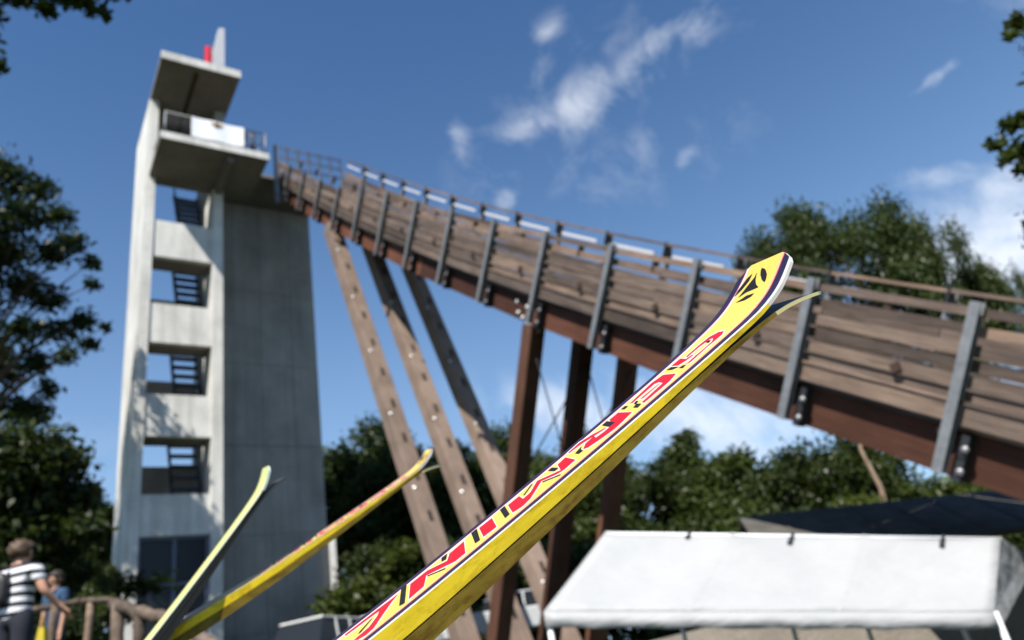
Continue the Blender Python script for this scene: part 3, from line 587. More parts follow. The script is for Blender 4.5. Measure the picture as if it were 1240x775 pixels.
# ------------------------------------------------------------------ white party tent
def tent():
    FL = Vector(at(659, 740, 8.6)); FR = Vector(at(1203, 741, 8.2)); G = Vector((1.7, 2.0, .60)); BL = FL+G; BR = FR+G
    RL = (FL+BL)/2+Vector((.08, 0, .60)); RR = (FR+BR)/2+Vector((.08, 0, .50))
    t = empty('party_tent', (FL.x+2.5, FL.y+1, ground_z(FL.x+2.5, FL.y+1)), 'white pitched party tent with a long roof in front of the dark shed', 'tent')
    mt, n, l, b = mat('tent_cloth', .55, .3); f = noise(n, l, 2.6, 5, .5, mapping=(.6, 1.6, 1.6)); g_ = noise(n, l, 1.3, 6, .6); l.new(ramp(n, l, g_, [(.3, (.375, .38, .38)), (.6, (.41, .412, .412))]), b.inputs['Base Color']); bump(n, l, b, f, .8, .06)
    tl = n.new('ShaderNodeBsdfTranslucent'); tl.inputs['Color'].default_value = (.5, .5, .49, 1); ms = n.new('ShaderNodeMixShader'); ms.inputs[0].default_value = .12
    l.new(b.outputs[0], ms.inputs[1]); l.new(tl.outputs[0], ms.inputs[2]); l.new(ms.outputs[0], n['Material Output'].inputs[0])
    def sheet(name, A, B, C_, D, nu, nv, sag):
        mb = MB(); vs = []
        for j in range(nv+1):
            for i in range(nu+1):
                u, v = i/nu, j/nv; p = (A*(1-u)+B*u)*(1-v)+(D*(1-u)+C_*u)*v
                bay = abs(math.sin(math.pi*u*3)); p = p+Vector((0, 0, -sag*(math.sin(math.pi*v)**.8*(.25+.75*bay))-sag*.6*bay*v)); vs.append(p)
        fs = [(j*(nu+1)+i, j*(nu+1)+i+1, (j+1)*(nu+1)+i+1, (j+1)*(nu+1)+i) for j in range(nv) for i in range(nu)]
        mb.add(vs, fs); o = mb.build(name, mt, t, True); md = o.modifiers.new('thick', 'SOLIDIFY'); md.thickness = .004; return o
    def seam(A, B, C_, D, u, sag):
        mb = MB(); vs = []; bay = abs(math.sin(math.pi*u*3))
        for j in range(11):
            v = j/10
            for du in (-.0035, .0035):
                q = u+du; p = (A*(1-q)+B*q)*(1-v)+(D*(1-q)+C_*q)*v; vs.append(p+Vector((0, 0, .007-sag*(math.sin(math.pi*v)**.8*(.25+.75*bay))-sag*.6*bay*v)))
        mb.add(vs, [(2*j, 2*j+1, 2*j+3, 2*j+2) for j in range(10)]); mb.build('seam', mt, t, True)
    for u in (1/3, 2/3): seam(FL, FR, RR, RL, u, .06)
    sheet('front_roof', FL, FR, RR, RL, 36, 10, .06); sheet('back_roof', BR, BL, RL, RR, 36, 10, .035)
    dn = Vector((0, 0, -.17)); out = -G.normalized()*.02
    def val(name, A, B):
        mb = MB(); k = 36; vs = []
        for i in range(k+1):
            u = i/k; p = A*(1-u)+B*u; w = .012*math.sin(i*1.9); vs += [p+out*.5, p+dn+out*(1+w*40)+Vector((0, 0, .008*math.sin(i*1.1)))]
        mb.add(vs, [(2*i, 2*i+2, 2*i+3, 2*i+1) for i in range(k)]); o = mb.build(name, mt, t, True); md = o.modifiers.new('thick', 'SOLIDIFY'); md.thickness = .004
    val('valance', FL, FR); val('valance', BR, BL)
    for A, R_, B in ((FL, RL, BL), (FR, RR, BR)):
        g = MB(); g.add([A, B, R_, A+dn, B+dn], [(0, 1, 2), (0, 3, 4, 1)]); o = g.build('gable', mt, t); md = o.modifiers.new('thick', 'SOLIDIFY'); md.thickness = .004
    white = simple('tent_pole_white', (.75, .76, .78), .4, .4, 0, .04)
    for A, B in ((FL, FR), (BL, BR)):
        for u in ((0, .155, 1) if A is FL else (0, .3, .5, .75, 1)):
            if A is FL and u == .155: continue
            p = A*(1-u)+B*u+Vector((.03, .03, 0)); tube('pole', tuple(p), (p.x, p.y, ground_z(p.x, p.y)-.05), .032, white, t, 8)
    tube('ridge_pole', tuple(RL-Vector((0, 0, .03))), tuple(RR-Vector((0, 0, .03))), .025, white, t, 8)
    for u, ln in ((.22, .05), (.485, .09), (.86, .10)):
        p = RL*(1-u)+RR*u; dr = (FL-RL).normalized(); side = (RR-RL).normalized()
        q = p+Vector((0, 0, .012-.018)); mb = MB()
        mb.bar(q-dr*.02, q+dr*ln*2.2+Vector((0, 0, -.01)), .05, .03, up=(0, 0, 1)); mb.build('strap', M['steel_dark'], t)
tent()

# ------------------------------------------------------------------ dark roofed shed under the ramp
def shed():
    A = Vector(at(896, 632, 15.0)); B = Vector(at(1216, 598, 14.6)); dn = Vector((-.3, -2.3, -1.0)); C_ = A+dn; D = B+dn
    s = empty('shed', ((A.x+B.x)/2, A.y-1, ground_z((A.x+B.x)/2, A.y-1)), 'low shed with a dark felt roof and roughcast wall behind the white tent', 'shed')
    rm = simple('roofing_felt', (.085, .08, .072), .9, .1, 0, .25, 3)
    roof = MB(); up = Vector((0, 0, .09)); roof.hexa([C_, D, B, A, C_+up, D+up, B+up, A+up]); ro = roof.build('roof', rm, s)
    for k in range(1, 7):
        u = k/7; p0 = A*(1-u)+B*u+up; p1 = C_*(1-u)+D*u+up; mb = MB(); mb.bar(p0, p1, .05, .03); mb.build('felt_batten', rm, ro)
    bk = Vector((.25, 1.6, -.5)); r2 = MB(); r2.hexa([A, B, B+bk, A+bk, A+up, B+up, B+bk+up, A+bk+up]); r2.build('back_roof', rm, s)
    wm, n, l, b = mat('roughcast', .95, .1); f = noise(n, l, 28, 6, .7); g = noise(n, l, 1.5, 5)
    c = ramp(n, l, f, [(.3, (.19, .165, .135)), (.7, (.34, .305, .26))]); c = mixc(n, l, c, ramp(n, l, g, [(.3, (.75, .75, .75)), (.7, (1.1, 1.1, 1.1))]), .8, 'MULTIPLY')
    l.new(c, b.inputs['Base Color']); bump(n, l, b, f, .8, .02)
    i0, i1 = C_+Vector((-2.6, .25, 0)), D+Vector((1.2, .25, 0))
    w = MB(); th = Vector((0, .25, 0))
    def gz(p): return Vector((p.x, p.y, ground_z(p.x, p.y)-.2))
    w.hexa([gz(i0), gz(i1), gz(i1)+th, gz(i0)+th, i0+Vector((0, 0, -.9)), i1, i1+th, i0+th+Vector((0, 0, -.9))]); w.build('wall', wm, s)
    e = MB(); b0 = B+Vector((1.2, -.1, -.2)); e.hexa([gz(i1)+th, gz(i1)+th+Vector((-.2, 0, 0)), gz(b0)+Vector((-.2, 0, 0)), gz(b0), i1+th, i1+th+Vector((-.2, 0, 0)), b0+Vector((-.2, 0, 0)), b0]); e.build('side_wall', wm, s)
shed()
# plank hoarding at the right edge
hb = empty('plank_hoarding', (6.35, 9.7, ground_z(6.35, 9.7)), 'short yellowish board hoarding beside the right tent pole', 'board fence')
yb = wood('yellow_board', [(.3, (.30, .21, .07)), (.5, (.44, .33, .13)), (.75, (.52, .42, .2))], (9, 9, .6))
for k in range(4):
    b_ = MB(); x = 6.1+.17*k; b_.box((x, 9.7+.01*(k % 2), ground_z(x, 9.7)-.1), (x+.16, 9.73+.01*(k % 2), 1.42-.05*k)); b_.build('board', yb, hb)

# ------------------------------------------------------------------ rustic log railing
log_m = wood('bark_stripped_log', [(.25, (.07, .052, .04)), (.5, (.14, .108, .086)), (.75, (.22, .175, .14))], (5, 5, 5), .02)
def log(name, a, b, r, parent, seed, seg=10):
    rnd = random.Random(seed); a, b = Vector(a), Vector(b); pts = []; rs = []
    for i in range(seg+1):
        u = i/seg; pts.append(a*(1-u)+b*u+Vector([rnd.uniform(-1, 1)*r*.16 for _ in range(3)])); rs.append(r*rnd.uniform(.86, 1.14))
    t = MB(); t.tube(pts, rs, 10); return t.build(name, log_m, parent, True)
def log_rail(label, pts, r, posts, below, seed):
    c = Vector(pts[len(pts)//2]); o = empty('log_railing', (c.x, c.y, ground_z(c.x, c.y)), label, 'railing', None)
    for i in range(len(pts)-1): log('rail_log', pts[i], pts[i+1], r, o, seed+i)
    for k, (i, u) in enumerate(posts):
        p = Vector(pts[i])*(1-u)+Vector(pts[i+1])*u; log('post_log', tuple(p+Vector((0, 0, r*.5))), (p.x, p.y, min(ground_z(p.x, p.y)-.2, p.z-below)), r*1.05, o, seed+20+k, 6)
log_rail('thin peeled log railing beside the woman in the striped shirt', [at(-60, 744, 9.4), at(46, 738, 9.4), at(98, 728, 9.5), at(136, 727, 9.6)], .04, [(0, .5), (1, .38), (2, .3)], .8, 3)
log_rail('thick knobbly log railing at the foot of the pale ski', [at(139, 731, 6.2), at(166, 741, 6.0), at(196, 747, 5.8), at(300, 805, 5.2)], .048, [(0, .2), (1, .1), (2, .4)], .8, 31)

# ------------------------------------------------------------------ people
def skin_mesh(name, nodes, edges, root, sub=2):
    me = bpy.data.meshes.new(name); me.from_pydata([n_[0] for n_ in nodes], edges, []); o = bpy.data.objects.new(name, me); COL.objects.link(o)
    o.modifiers.new('skin', 'SKIN'); sm = o.modifiers.new('sub', 'SUBSURF'); sm.levels = sub; sm.render_levels = sub
    for i, n_ in enumerate(nodes):
        r = n_[1]; me.skin_vertices[0].data[i].radius = r if isinstance(r, tuple) else (r, r)
    me.skin_vertices[0].data[root].use_root = True
    dg = bpy.context.evaluated_depsgraph_get(); ev = o.evaluated_get(dg); out = bpy.data.meshes.new_from_object(ev)
    bpy.data.objects.remove(o); out.name = name; out.polygons.foreach_set('use_smooth', [True]*len(out.polygons)); return out
SKIN = simple('skin', (.50, .27, .18), .55, .3, 0, .06)
def person(label, foot, rotz, h, shirt, trousers, hair, arms, group=None, long_sleeve=False, lean=0.0, girth=1.0):
    """arms: two lists of (elbow, wrist) offsets from the shoulder in metres for a 1.7 m figure; faces +Y before rotz"""
    k = h/1.7
    p = empty('person', foot, label, 'person', group); p.rotation_euler = (0, 0, rotz); p.scale = (k*girth, k*girth, k)
    def V(x, y, z): return (x, y+lean*max(0, z-.9), z)
    nodes = [(V(0, 0, .95), (.115, .085)), (V(0, .0, 1.18), (.11, .08)), (V(0, -.01, 1.36), (.13, .085)), (V(0, -.01, 1.46), (.06, .06)), (V(0, .005, 1.53), (.055, .06)),
             (V(0, .015, 1.60), (.078, .092)), (V(0, .012, 1.67), (.07, .085)), (V(0, .105, 1.585), .016)]
    edges = [(0, 1), (1, 2), (2, 3), (3, 4), (4, 5), (5, 6), (5, 7)]
    sh, tr = [nodes[0], nodes[1], nodes[2], (V(0, -.01, 1.475), (.07, .068))], []
    she = [(0, 1), (1, 2), (2, 3)]
    sh = [(V(0, 0, .80), (.17, .13)), (sh[1][0], (.155, .118)), (sh[2][0], (.17, .12)), sh[3]]
    for s, arm in ((-1, arms[0]), (1, arms[1])):
        S0 = Vector(V(s*.19, -.01, 1.39)); E_ = S0+Vector(arm[0]); Wr = E_+Vector(arm[1]); d = (Wr-E_).normalized()
        b = len(nodes); nodes += [(tuple(S0), .056), (tuple(E_), .042), (tuple(Wr), .028), (tuple(Wr+d*.07), (.040, .022))]
        edges += [(2, b), (b, b+1), (b+1, b+2), (b+2, b+3)]
        side = d.cross(Vector((0, 0, 1)))
        side = side.normalized() if side.length > .05 else Vector((1, 0, 0)); pal = Wr+d*.07
        for q in range(4):
            o1 = pal+side*(.027-.018*q)+d*.03; f0 = len(nodes); ln = (.05, .058, .054, .042)[q]
            nodes += [(tuple(o1), .009), (tuple(o1+d*ln*.6+Vector((0, 0, -.008))), .0085), (tuple(o1+d*ln-side*.004+Vector((0, 0, -.02))), .007)]
            edges += [(b+3, f0), (f0, f0+1), (f0+1, f0+2)]
        f0 = len(nodes); nodes += [(tuple(pal-d*.02+side*.045), .011), (tuple(pal+d*.015+side*.062), .009)]; edges += [(b+2, f0), (f0, f0+1)]
        sb = len(sh); cut = 1.0 if long_sleeve else .62
        sh += [(tuple(S0), .078), (tuple(S0+(E_-S0)*cut), .062)]; she += [(2, sb), (sb, sb+1)]
        if long_sleeve: sh += [(tuple(E_+(Wr-E_)*.92), .045)]; she += [(sb+1, sb+2)]
    for s in (-1, 1):
        b = len(nodes); nodes += [(V(s*.09, 0, .88), .075), (V(s*.10, .015, .49), .058), (V(s*.10, -.02, .09), .038), (V(s*.105, .12, .03), (.042, .028))]
        edges += [(0, b), (b, b+1), (b+1, b+2), (b+2, b+3)]
    tn = [((0, 0, .97), (.16, .118)), ((0, 0, 1.06), (.14, .105))]; te = [(0, 1)]
    for s in (-1, 1):
        b = len(tn); tn += [((s*.09, 0, .87), .108), ((s*.10, .015, .49), .078), ((s*.10, -.02, .10), .062)]; te += [(0, b), (b, b+1), (b+1, b+2)]
    LOCAL[0] = True
    body = link('body', skin_mesh('person_body', nodes, edges, 0), p, SKIN)
    link('shirt', skin_mesh('person_shirt', sh, she, 0), p, shirt); link('trousers', skin_mesh('person_trousers', tn, te, 0), p, trousers)
    bm = bmesh.new(); bmesh.ops.create_icosphere(bm, subdivisions=3, radius=1); rnd = random.Random(len(label))
    for v in list(bm.verts):
        c = v.co.copy()
        n_ = 1+.16*math.sin(c.x*9+c.z*7)*math.sin(c.y*8+2)+rnd.uniform(-.06, .06)
        v.co = Vector((c.x*.108*n_, c.y*.118*n_-.022, c.z*.118*n_+.035))
    kill = [v for v in bm.verts if (v.co.y > .045 and v.co.z < .055) or v.co.z < -.075]
    bmesh.ops.delete(bm, geom=kill, context='VERTS'); bmesh.ops.translate(bm, vec=V(0, .012, 1.60), verts=bm.verts)
    hm = bpy.data.meshes.new('person_hair'); bm.to_mesh(hm); bm.free(); hm.polygons.foreach_set('use_smooth', [True]*len(hm.polygons)); link('hair', hm, p, hair)
    for s in (-1, 1):
        e = MB(); e.tube([V(s*.03, .098, 1.615), V(s*.03, .106, 1.615)], .011, 8); e.build('eye', M['near_black'], p)
        e = MB(); e.tube([V(s*.082, .01, 1.57), V(s*.1, 0, 1.60), V(s*.088, .0, 1.635)], [.012, .016, .01], 6); e.build('ear', SKIN, p, True)
    e = MB(); e.tube([V(-.025, .093, 1.545), V(0, .101, 1.543), V(.025, .093, 1.545)], [.004, .007, .004], 6); e.build('mouth', simple('lips', (.30, .10, .09)), p, True)
    LOCAL[0] = False
    return p
stripe, n, l, b = mat('striped_jersey', .85, .1)
tc = n.new('ShaderNodeTexCoord'); sp = n.new('ShaderNodeSeparateXYZ'); l.new(tc.outputs['Object'], sp.inputs[0])
mu = n.new('ShaderNodeMath'); mu.operation = 'MULTIPLY'; mu.inputs[1].default_value = 1/.105; l.new(sp.outputs['Z'], mu.inputs[0])
fr = n.new('ShaderNodeMath'); fr.operation = 'FRACT'; l.new(mu.outputs[0], fr.inputs[0])
gt = n.new('ShaderNodeMath'); gt.operation = 'GREATER_THAN'; gt.inputs[1].default_value = .52; l.new(fr.outputs[0], gt.inputs[0])
l.new(mixc(n, l, (.74, .74, .76), (.018, .018, .026), gt.outputs[0]), b.inputs['Base Color'])
denim = simple('dark_denim', (.022, .024, .034), .9); hair_b = simple('fair_brown_hair', (.075, .048, .028), .6, .3, 0, .35, 40); hair_d = simple('dark_hair', (.03, .022, .016), .6, .3, 0, .3, 40)
blue = simple('blue_cotton', (.035, .075, .14), .9); dark_cloth = simple('dark_jacket', (.02, .022, .03), .9); red_c = simple('brick_red_shirt', (.22, .05, .045), .9)
hd = at(26, 660, 8.8); wf = (hd[0]+.02, hd[1], hd[2]-1.70)
DOWN = ((-.03, 0, -.28), (0, .04, -.25)); DOWNR = ((.03, 0, -.28), (0, .04, -.25))
person('woman with curly fair hair in a black and white striped shirt seen from behind', wf, math.radians(-12), 1.70, stripe, denim, hair_b, (DOWN, ((.10, .02, -.26), (.05, .16, -.18))), girth=1.2)
bag = MB(); bx, by, bz = wf[0]-.13, wf[1]-.16, wf[2]+1.2
rb = random.Random(5)
for (a_, c_, r_) in ((-.16, .14, .12), (-.05, .16, .13), (.06, .15, .12), (.16, .12, .09)): pass
bgm = bmesh.new(); bmesh.ops.create_cube(bgm, size=1); bmesh.ops.subdivide_edges(bgm, edges=bgm.edges[:], cuts=5, use_grid_fill=True)
for v in bgm.verts:
    c = v.co*2; q = c.length; s = 1/max(1e-6, (abs(c.x)**4+abs(c.y)**4+abs(c.z)**4)**.25); v.co = Vector((bx+c.x*s*.13, by+c.y*s*.075, bz+c.z*s*.17+.012*math.sin(c.x*5)))
bgme = bpy.data.meshes.new('bag'); bgm.to_mesh(bgme); bgm.free(); bgme.polygons.foreach_set('use_smooth', [True]*len(bgme.polygons))
bago = empty('rucksack', (bx, by, bz-.2), 'small black rucksack on the back of the woman in stripes', 'rucksack')
link('pouch', bgme, bago, simple('black_nylon', (.02, .02, .022), .5, .4, 0, .4, 25))
for s in (-.07, .07):
    t_ = MB(); t_.tube([(bx+s, by, bz+.14), (bx+s*1.2, by+.12, bz+.25), (bx+s*1.3, by+.26, bz+.13), (bx+s*1.3, by+.25, bz-.02)], .013, 6); t_.build('strap', dark_cloth, bago, True)
yb_ = at(51, 770, 7.9); yo = empty('shopping_bag', (yb_[0], yb_[1], yb_[2]-.35), 'yellow bag at the hip of the woman in stripes', 'bag')
t_ = MB(); x, y, z = yb_; t_.hexa([(x-.07, y-.05, z-.36), (x+.09, y-.05, z-.36), (x+.09, y+.05, z-.36), (x-.07, y+.05, z-.36), (x-.03, y-.03, z+.08), (x+.03, y-.03, z+.08), (x+.03, y+.03, z+.08), (x-.03, y+.03, z+.08)]); t_.build('sack', simple('yellow_plastic', (.42, .32, .02), .5), yo)
t_ = MB(); t_.tube([(x-.02, y, z+.07), (x, y-.02, z+.2), (x+.02, y, z+.07)], .008, 6); t_.build('handle', simple('yellow_handle', (.4, .3, .02), .5), yo, True)
h2 = at(73, 695, 11.5); person('person in a blue top standing behind the thin log railing', (h2[0], h2[1], h2[2]-1.62), math.radians(160), 1.62, blue, denim, hair_d, (DOWN, DOWNR), lean=.1)
for (e, s, hh, rz, mt_, lb) in ((8.0, 30.55, 1.72, 150, dark_cloth, 'person in dark clothes on the platform just right of the banner'), (8.5, 30.7, 1.78, 120, blue, 'person in blue on the platform at the right end of its railing'), (7.55, 31.0, 1.66, 180, red_c, 'person half hidden behind the right end of the platform banner')):
    x, y, z = W3(e, s, 26.9); person(lb, (x, y, z), math.radians(rz), hh, mt_, denim, hair_d, (DOWN, DOWNR), 'people on the platform', True)

# ------------------------------------------------------------------ parked cars among the trees
def car(label, loc, rotz, paint, scale=1.0, van=False):
    o = empty('parked_car', loc, label, 'car', 'cars parked below the tower'); o.rotation_euler = (0, 0, rotz); o.scale = (scale,)*3
    LOCAL[0] = True
    hb, hr = (.95, 1.48) if not van else (1.05, 1.95)
    prof = [(-2.15, .35), (-2.2, .62), (-2.12, .9), (-1.55, hb), (-1.0, hb+.06), (1.6, hb+.03), (2.02, hb-.05), (2.12, .6), (2.08, .33)]
    W_ = .86
    mb = MB(); nP = len(prof)
    vs = [(x, -W_, z) for x, z in prof]+[(x, W_, z) for x, z in prof]
    mb.add(vs, [tuple(range(nP)), tuple(range(nP, 2*nP))[::-1]]+[(i, (i+1) % nP, nP+(i+1) % nP, nP+i) for i in range(nP)])
    body = mb.build('body', paint, o); bv = body.modifiers.new('bevel', 'BEVEL'); bv.width = .07; bv.segments = 3
    cab = [(-1.02, hb+.04), (-.38, hr-.04), (.0, hr), (1.0, hr), (1.62, hb+.35), (1.85, hb+.02)] if not van else [(-1.35, hb+.04), (-.85, hr-.05), (-.5, hr), (1.8, hr), (2.0, hb+.02)]
    mb = MB(); nP = len(cab); wt = .68
    vs = [(x, -(W_-.03 if z < hb+.1 else wt), z) for x, z in cab]+[(x, (W_-.03 if z < hb+.1 else wt), z) for x, z in cab]
    mb.add(vs, [tuple(range(nP)), tuple(range(nP, 2*nP))[::-1]]+[(i, (i+1) % nP, nP+(i+1) % nP, nP+i) for i in range(nP)])
    gl = mb.build('windows', glass, o)
    rf = MB(); xs = [c[0] for c in cab if c[1] > hr-.06]; rf.box((min(xs)-.03, -wt-.015, hr-.05), (max(xs)+.03, wt+.015, hr+.012)); r_ = rf.build('roof', paint, o); bv = r_.modifiers.new('bevel', 'BEVEL'); bv.width = .03; bv.segments = 2
    for x in (-.2, .55):
        for s in (-1, 1): pm = MB(); pm.bar((x-.05, s*(W_-.035), hb+.05), (x, s*(wt+.005), hr-.03), .06, .05, up=(0, 1, 0)); pm.build('pillar', paint, o)
    tyre = simple('tyre', (.02, .02, .02), .9) if 'tyre' not in M else M['tyre']; M['tyre'] = tyre
    for x in (-1.35, 1.3):
        for s in (-1, 1):
            w_ = MB(); w_.tube([(x, s*(W_-.2), .32), (x, s*(W_+.01), .32)], .32, 18); wo = w_.build('wheel', tyre, o); r2 = MB(); r2.tube([(x, s*(W_-.02), .32), (x, s*(W_+.02), .32)], .19, 14); r2.build('rim', M['galv'], wo)
    for s in (-1, 1):
        hl = MB(); hl.box((-2.19, s*.62-.16, .66), (-2.08, s*.62+.16, .82)); hl.build('headlight', M['bolt'], o)
        hl = MB(); hl.box((2.0, s*.68-.1, .7), (2.12, s*.68+.1, .88)); hl.build('tail_light', red_c, o)
    LOCAL[0] = False
silver = gloss('silver_paint', (.50, .51, .52), .25); whitep = gloss('white_paint', (.72, .72, .70), .3)
for (px, py, d, hr, rz, mt_, van, lb) in ((385, 752, 22, 1.95, 75, whitep, True, 'white van parked beyond the middle pair of skis'), (444, 748, 24, 1.48, 60, silver, False, 'silver car half hidden by the sharp yellow ski'), (606, 722, 25, 1.48, 20, silver, False, 'silver car parked between the timber ramp legs')):
    P = at(px, py, d); car(lb, (P[0], P[1], P[2]-hr), math.radians(rz), mt_, 1.0, van)

# ------------------------------------------------------------------ trees
def leaf_material(name, dark, light, trans=.3):
    mt = bpy.data.materials.new(name); mt.use_nodes = True; n, l = mt.node_tree.nodes, mt.node_tree.links; n.clear()
    out = n.new('ShaderNodeOutputMaterial'); df = n.new('ShaderNodeBsdfDiffuse'); tr = n.new('ShaderNodeBsdfTranslucent'); gs = n.new('ShaderNodeBsdfGlossy'); gs.inputs['Roughness'].default_value = .42
    f = noise(n, l, .9, 4); oi = n.new('ShaderNodeObjectInfo')
    f2 = noise(n, l, 7.0, 2)
    c = ramp(n, l, f2, [(.3, dark), (.7, light)])
    c = mixc(n, l, c, ramp(n, l, f, [(.3, (.7, .75, .7)), (.7, (1.25, 1.2, 1.0))]), .8, 'MULTIPLY')
    c = mixc(n, l, c, ramp(n, l, oi.outputs['Random'], [(0, (.75, .82, .8)), (1, (1.2, 1.12, .95))]), .8, 'MULTIPLY')
    l.new(c, df.inputs[0]); c2 = mixc(n, l, c, (1.3, 1.5, .5), .5, 'MULTIPLY'); l.new(c2, tr.inputs[0])
    m1 = n.new('ShaderNodeMixShader'); m1.inputs[0].default_value = trans; l.new(df.outputs[0], m1.inputs[1]); l.new(tr.outputs[0], m1.inputs[2])
    m2 = n.new('ShaderNodeMixShader'); m2.inputs[0].default_value = .018; l.new(m1.outputs[0], m2.inputs[1]); l.new(gs.outputs[0], m2.inputs[2]); l.new(m2.outputs[0], out.inputs[0])
    return mt
LEAF = leaf_material('broadleaf', (.022, .036, .010), (.056, .078, .020))
LEAF_D = leaf_material('dark_leaf', (.017, .028, .010), (.044, .060, .018))
LEAF_Y = leaf_material('bright_leaf', (.034, .052, .012), (.078, .098, .024))
BARK = simple('bark', (.10, .075, .055), .95, .1, 0, .45, 5, (3, 3, .6)); BARK_L = simple('pale_bark', (.30, .215, .15), .9, .1, 0, .35, 5, (3, 3, .6))
def leaves(name, clumps, n, size, rng, flat=.75):
    """clumps: rows of x, y, z, radius; n leaf blades spread through their outer volume"""
    cl = np.array(clumps, float); wgt = cl[:, 3]**2; idx = rng.choice(len(cl), n, p=wgt/wgt.sum())
    d = rng.normal(size=(n, 3)); d /= np.linalg.norm(d, axis=1)[:, None]
    r = rng.random(n)**.45*(1+.25*rng.normal(size=n).clip(-1, 1.6)); c = cl[idx, :3]+d*np.array([1, 1, flat])*(r*cl[idx, 3])[:, None]
    nr = d*.5+rng.normal(size=(n, 3))*.8+np.array([0, 0, .45]); nr /= np.linalg.norm(nr, axis=1)[:, None]
    t = np.cross(nr, rng.normal(size=(n, 3))); t /= np.linalg.norm(t, axis=1)[:, None]; b = np.cross(nr, t)
    s = size*(.6+.8*rng.random(n))[:, None]
    q = np.stack([c-t*s*.62, c-b*s*.34+nr*s*.06, c+t*s*.62-nr*s*.10, c+b*s*.34+nr*s*.06], 1).reshape(-1, 3)
    me = bpy.data.meshes.new(name); me.vertices.add(4*n); me.vertices.foreach_set('co', q.ravel()); me.loops.add(4*n); me.loops.foreach_set('vertex_index', np.arange(4*n, dtype=np.int32))
    me.polygons.add(n); me.polygons.foreach_set('loop_start', np.arange(0, 4*n, 4, dtype=np.int32)); me.polygons.foreach_set('loop_total', np.full(n, 4, dtype=np.int32)); me.update(); return me
def wood_mesh(name, base, top, r0, tips, rng, r1=None):
    mb = MB(); base, top = Vector(base), Vector(top); k = 7; pts, rs = [], []
    for i in range(k+1):
        u = i/k; pts.append(base*(1-u)+top*u+Vector((rng.normal()*.02, rng.normal()*.02, 0))*(top-base).length*(.6 if 0 < i < k else 0)); rs.append(r0*(1-u*.8)*(1.35 if i == 0 else 1))
    mb.tube(pts, rs, 9)
    for t in tips:
        t = Vector(t); u = min(.96, max(.25, (t.z-base.z)/max(.1, (top.z-base.z))*.8-.05)); i = min(k-1, int(u*k)); p = pts[i].lerp(pts[i+1], u*k-i)
        mid = p.lerp(t, .5)+Vector((0, 0, (t-p).length*.10)); rr = rs[i]*.42
        mb.tube([p, p.lerp(mid, .6), mid, mid.lerp(t, .55)+Vector((0, 0, .04)), t], [rr, rr*.8, rr*.6, rr*.38, rr*.14], 6)
    return mb.mesh(name, True)
def crown_clumps(H_, R, c0, rng, n=26, open_=.8):
    """clump centres for a broad crown between height c0*H and H"""
    out = []; cz = H_*(c0+1)/2; hz = H_*(1-c0)/2
    for i in range(n):
        d = rng.normal(size=3); d /= np.linalg.norm(d); r = open_*(.45+.55*rng.random()**.5)
        out.append((d[0]*R*r*1.02, d[1]*R*r*1.02, cz+d[2]*hz*r*.98, R*rng.uniform(.20, .36)))
    out.append((0, 0, cz, R*.42)); out.append((0, 0, cz+hz*.5, R*.34)); return out
TEMPL = []
def template(seed, H_, R, c0, n, size, lm, nc=26, open_=.8):
    rng = np.random.default_rng(seed); cl = crown_clumps(H_, R, c0, rng, nc, open_)
    TEMPL.append((leaves('foliage', cl, n, size, rng), wood_mesh('trunk', (0, 0, -.4), (0, 0, H_*.86), H_*.019, [c[:3] for c in cl], rng)))
    TEMPL[-1][0].materials.append(lm); TEMPL[-1][1].materials.append(BARK); return len(TEMPL)-1
T_A = template(1, 14, 4.6, .16, 22000, .27, LEAF, 30); T_B = template(2, 16, 4.2, .22, 22000, .27, LEAF, 30); T_C = template(3, 13, 4.8, .10, 22000, .27, LEAF_D, 28); T_D = template(4, 12, 4.4, .12, 20000, .26, LEAF_Y, 26)
T_O = template(7, 20, 5.0, .50, 24000, .21, LEAF, 26, .98); T_S = template(9, 5, 2.6, .05, 8000, .20, LEAF_Y, 18); T_SD = template(10, 5, 2.8, .05, 9000, .2, LEAF_D, 18)
def tree(t, x, y, h_scale, r_scale, rot, label, group, name='broadleaf_tree', z=None):
    o = bpy.data.objects.new(name, None); COL.objects.link(o); o.location = (x, y, ground_z(x, y) if z is None else z); o.rotation_euler = (0, 0, rot); o.scale = (r_scale, r_scale, h_scale); tag(o, label, 'tree', group)
    for nm, me in (('trunk', TEMPL[t][1]), ('crown', TEMPL[t][0])):
        c = bpy.data.objects.new(nm, me); COL.objects.link(c); c.parent = o
    return o
TH = {T_A: 14, T_B: 16, T_C: 13, T_D: 12, T_O: 20, T_S: 5, T_SD: 5}
def tree_px(t, px, py, d, label, group, r_scale=1.0, rot=None, name='broadleaf_tree', rng=random):
    """stand a tree so that its top reaches the given line of sight at that distance"""
    P = at(px, py, d); x, y = P[0], P[1]; hs_ = (P[2]-ground_z(x, y))/TH[t]
    return tree(t, x, y, hs_, r_scale, random.uniform(0, 6.3) if rot is None else rot, label, group, name)
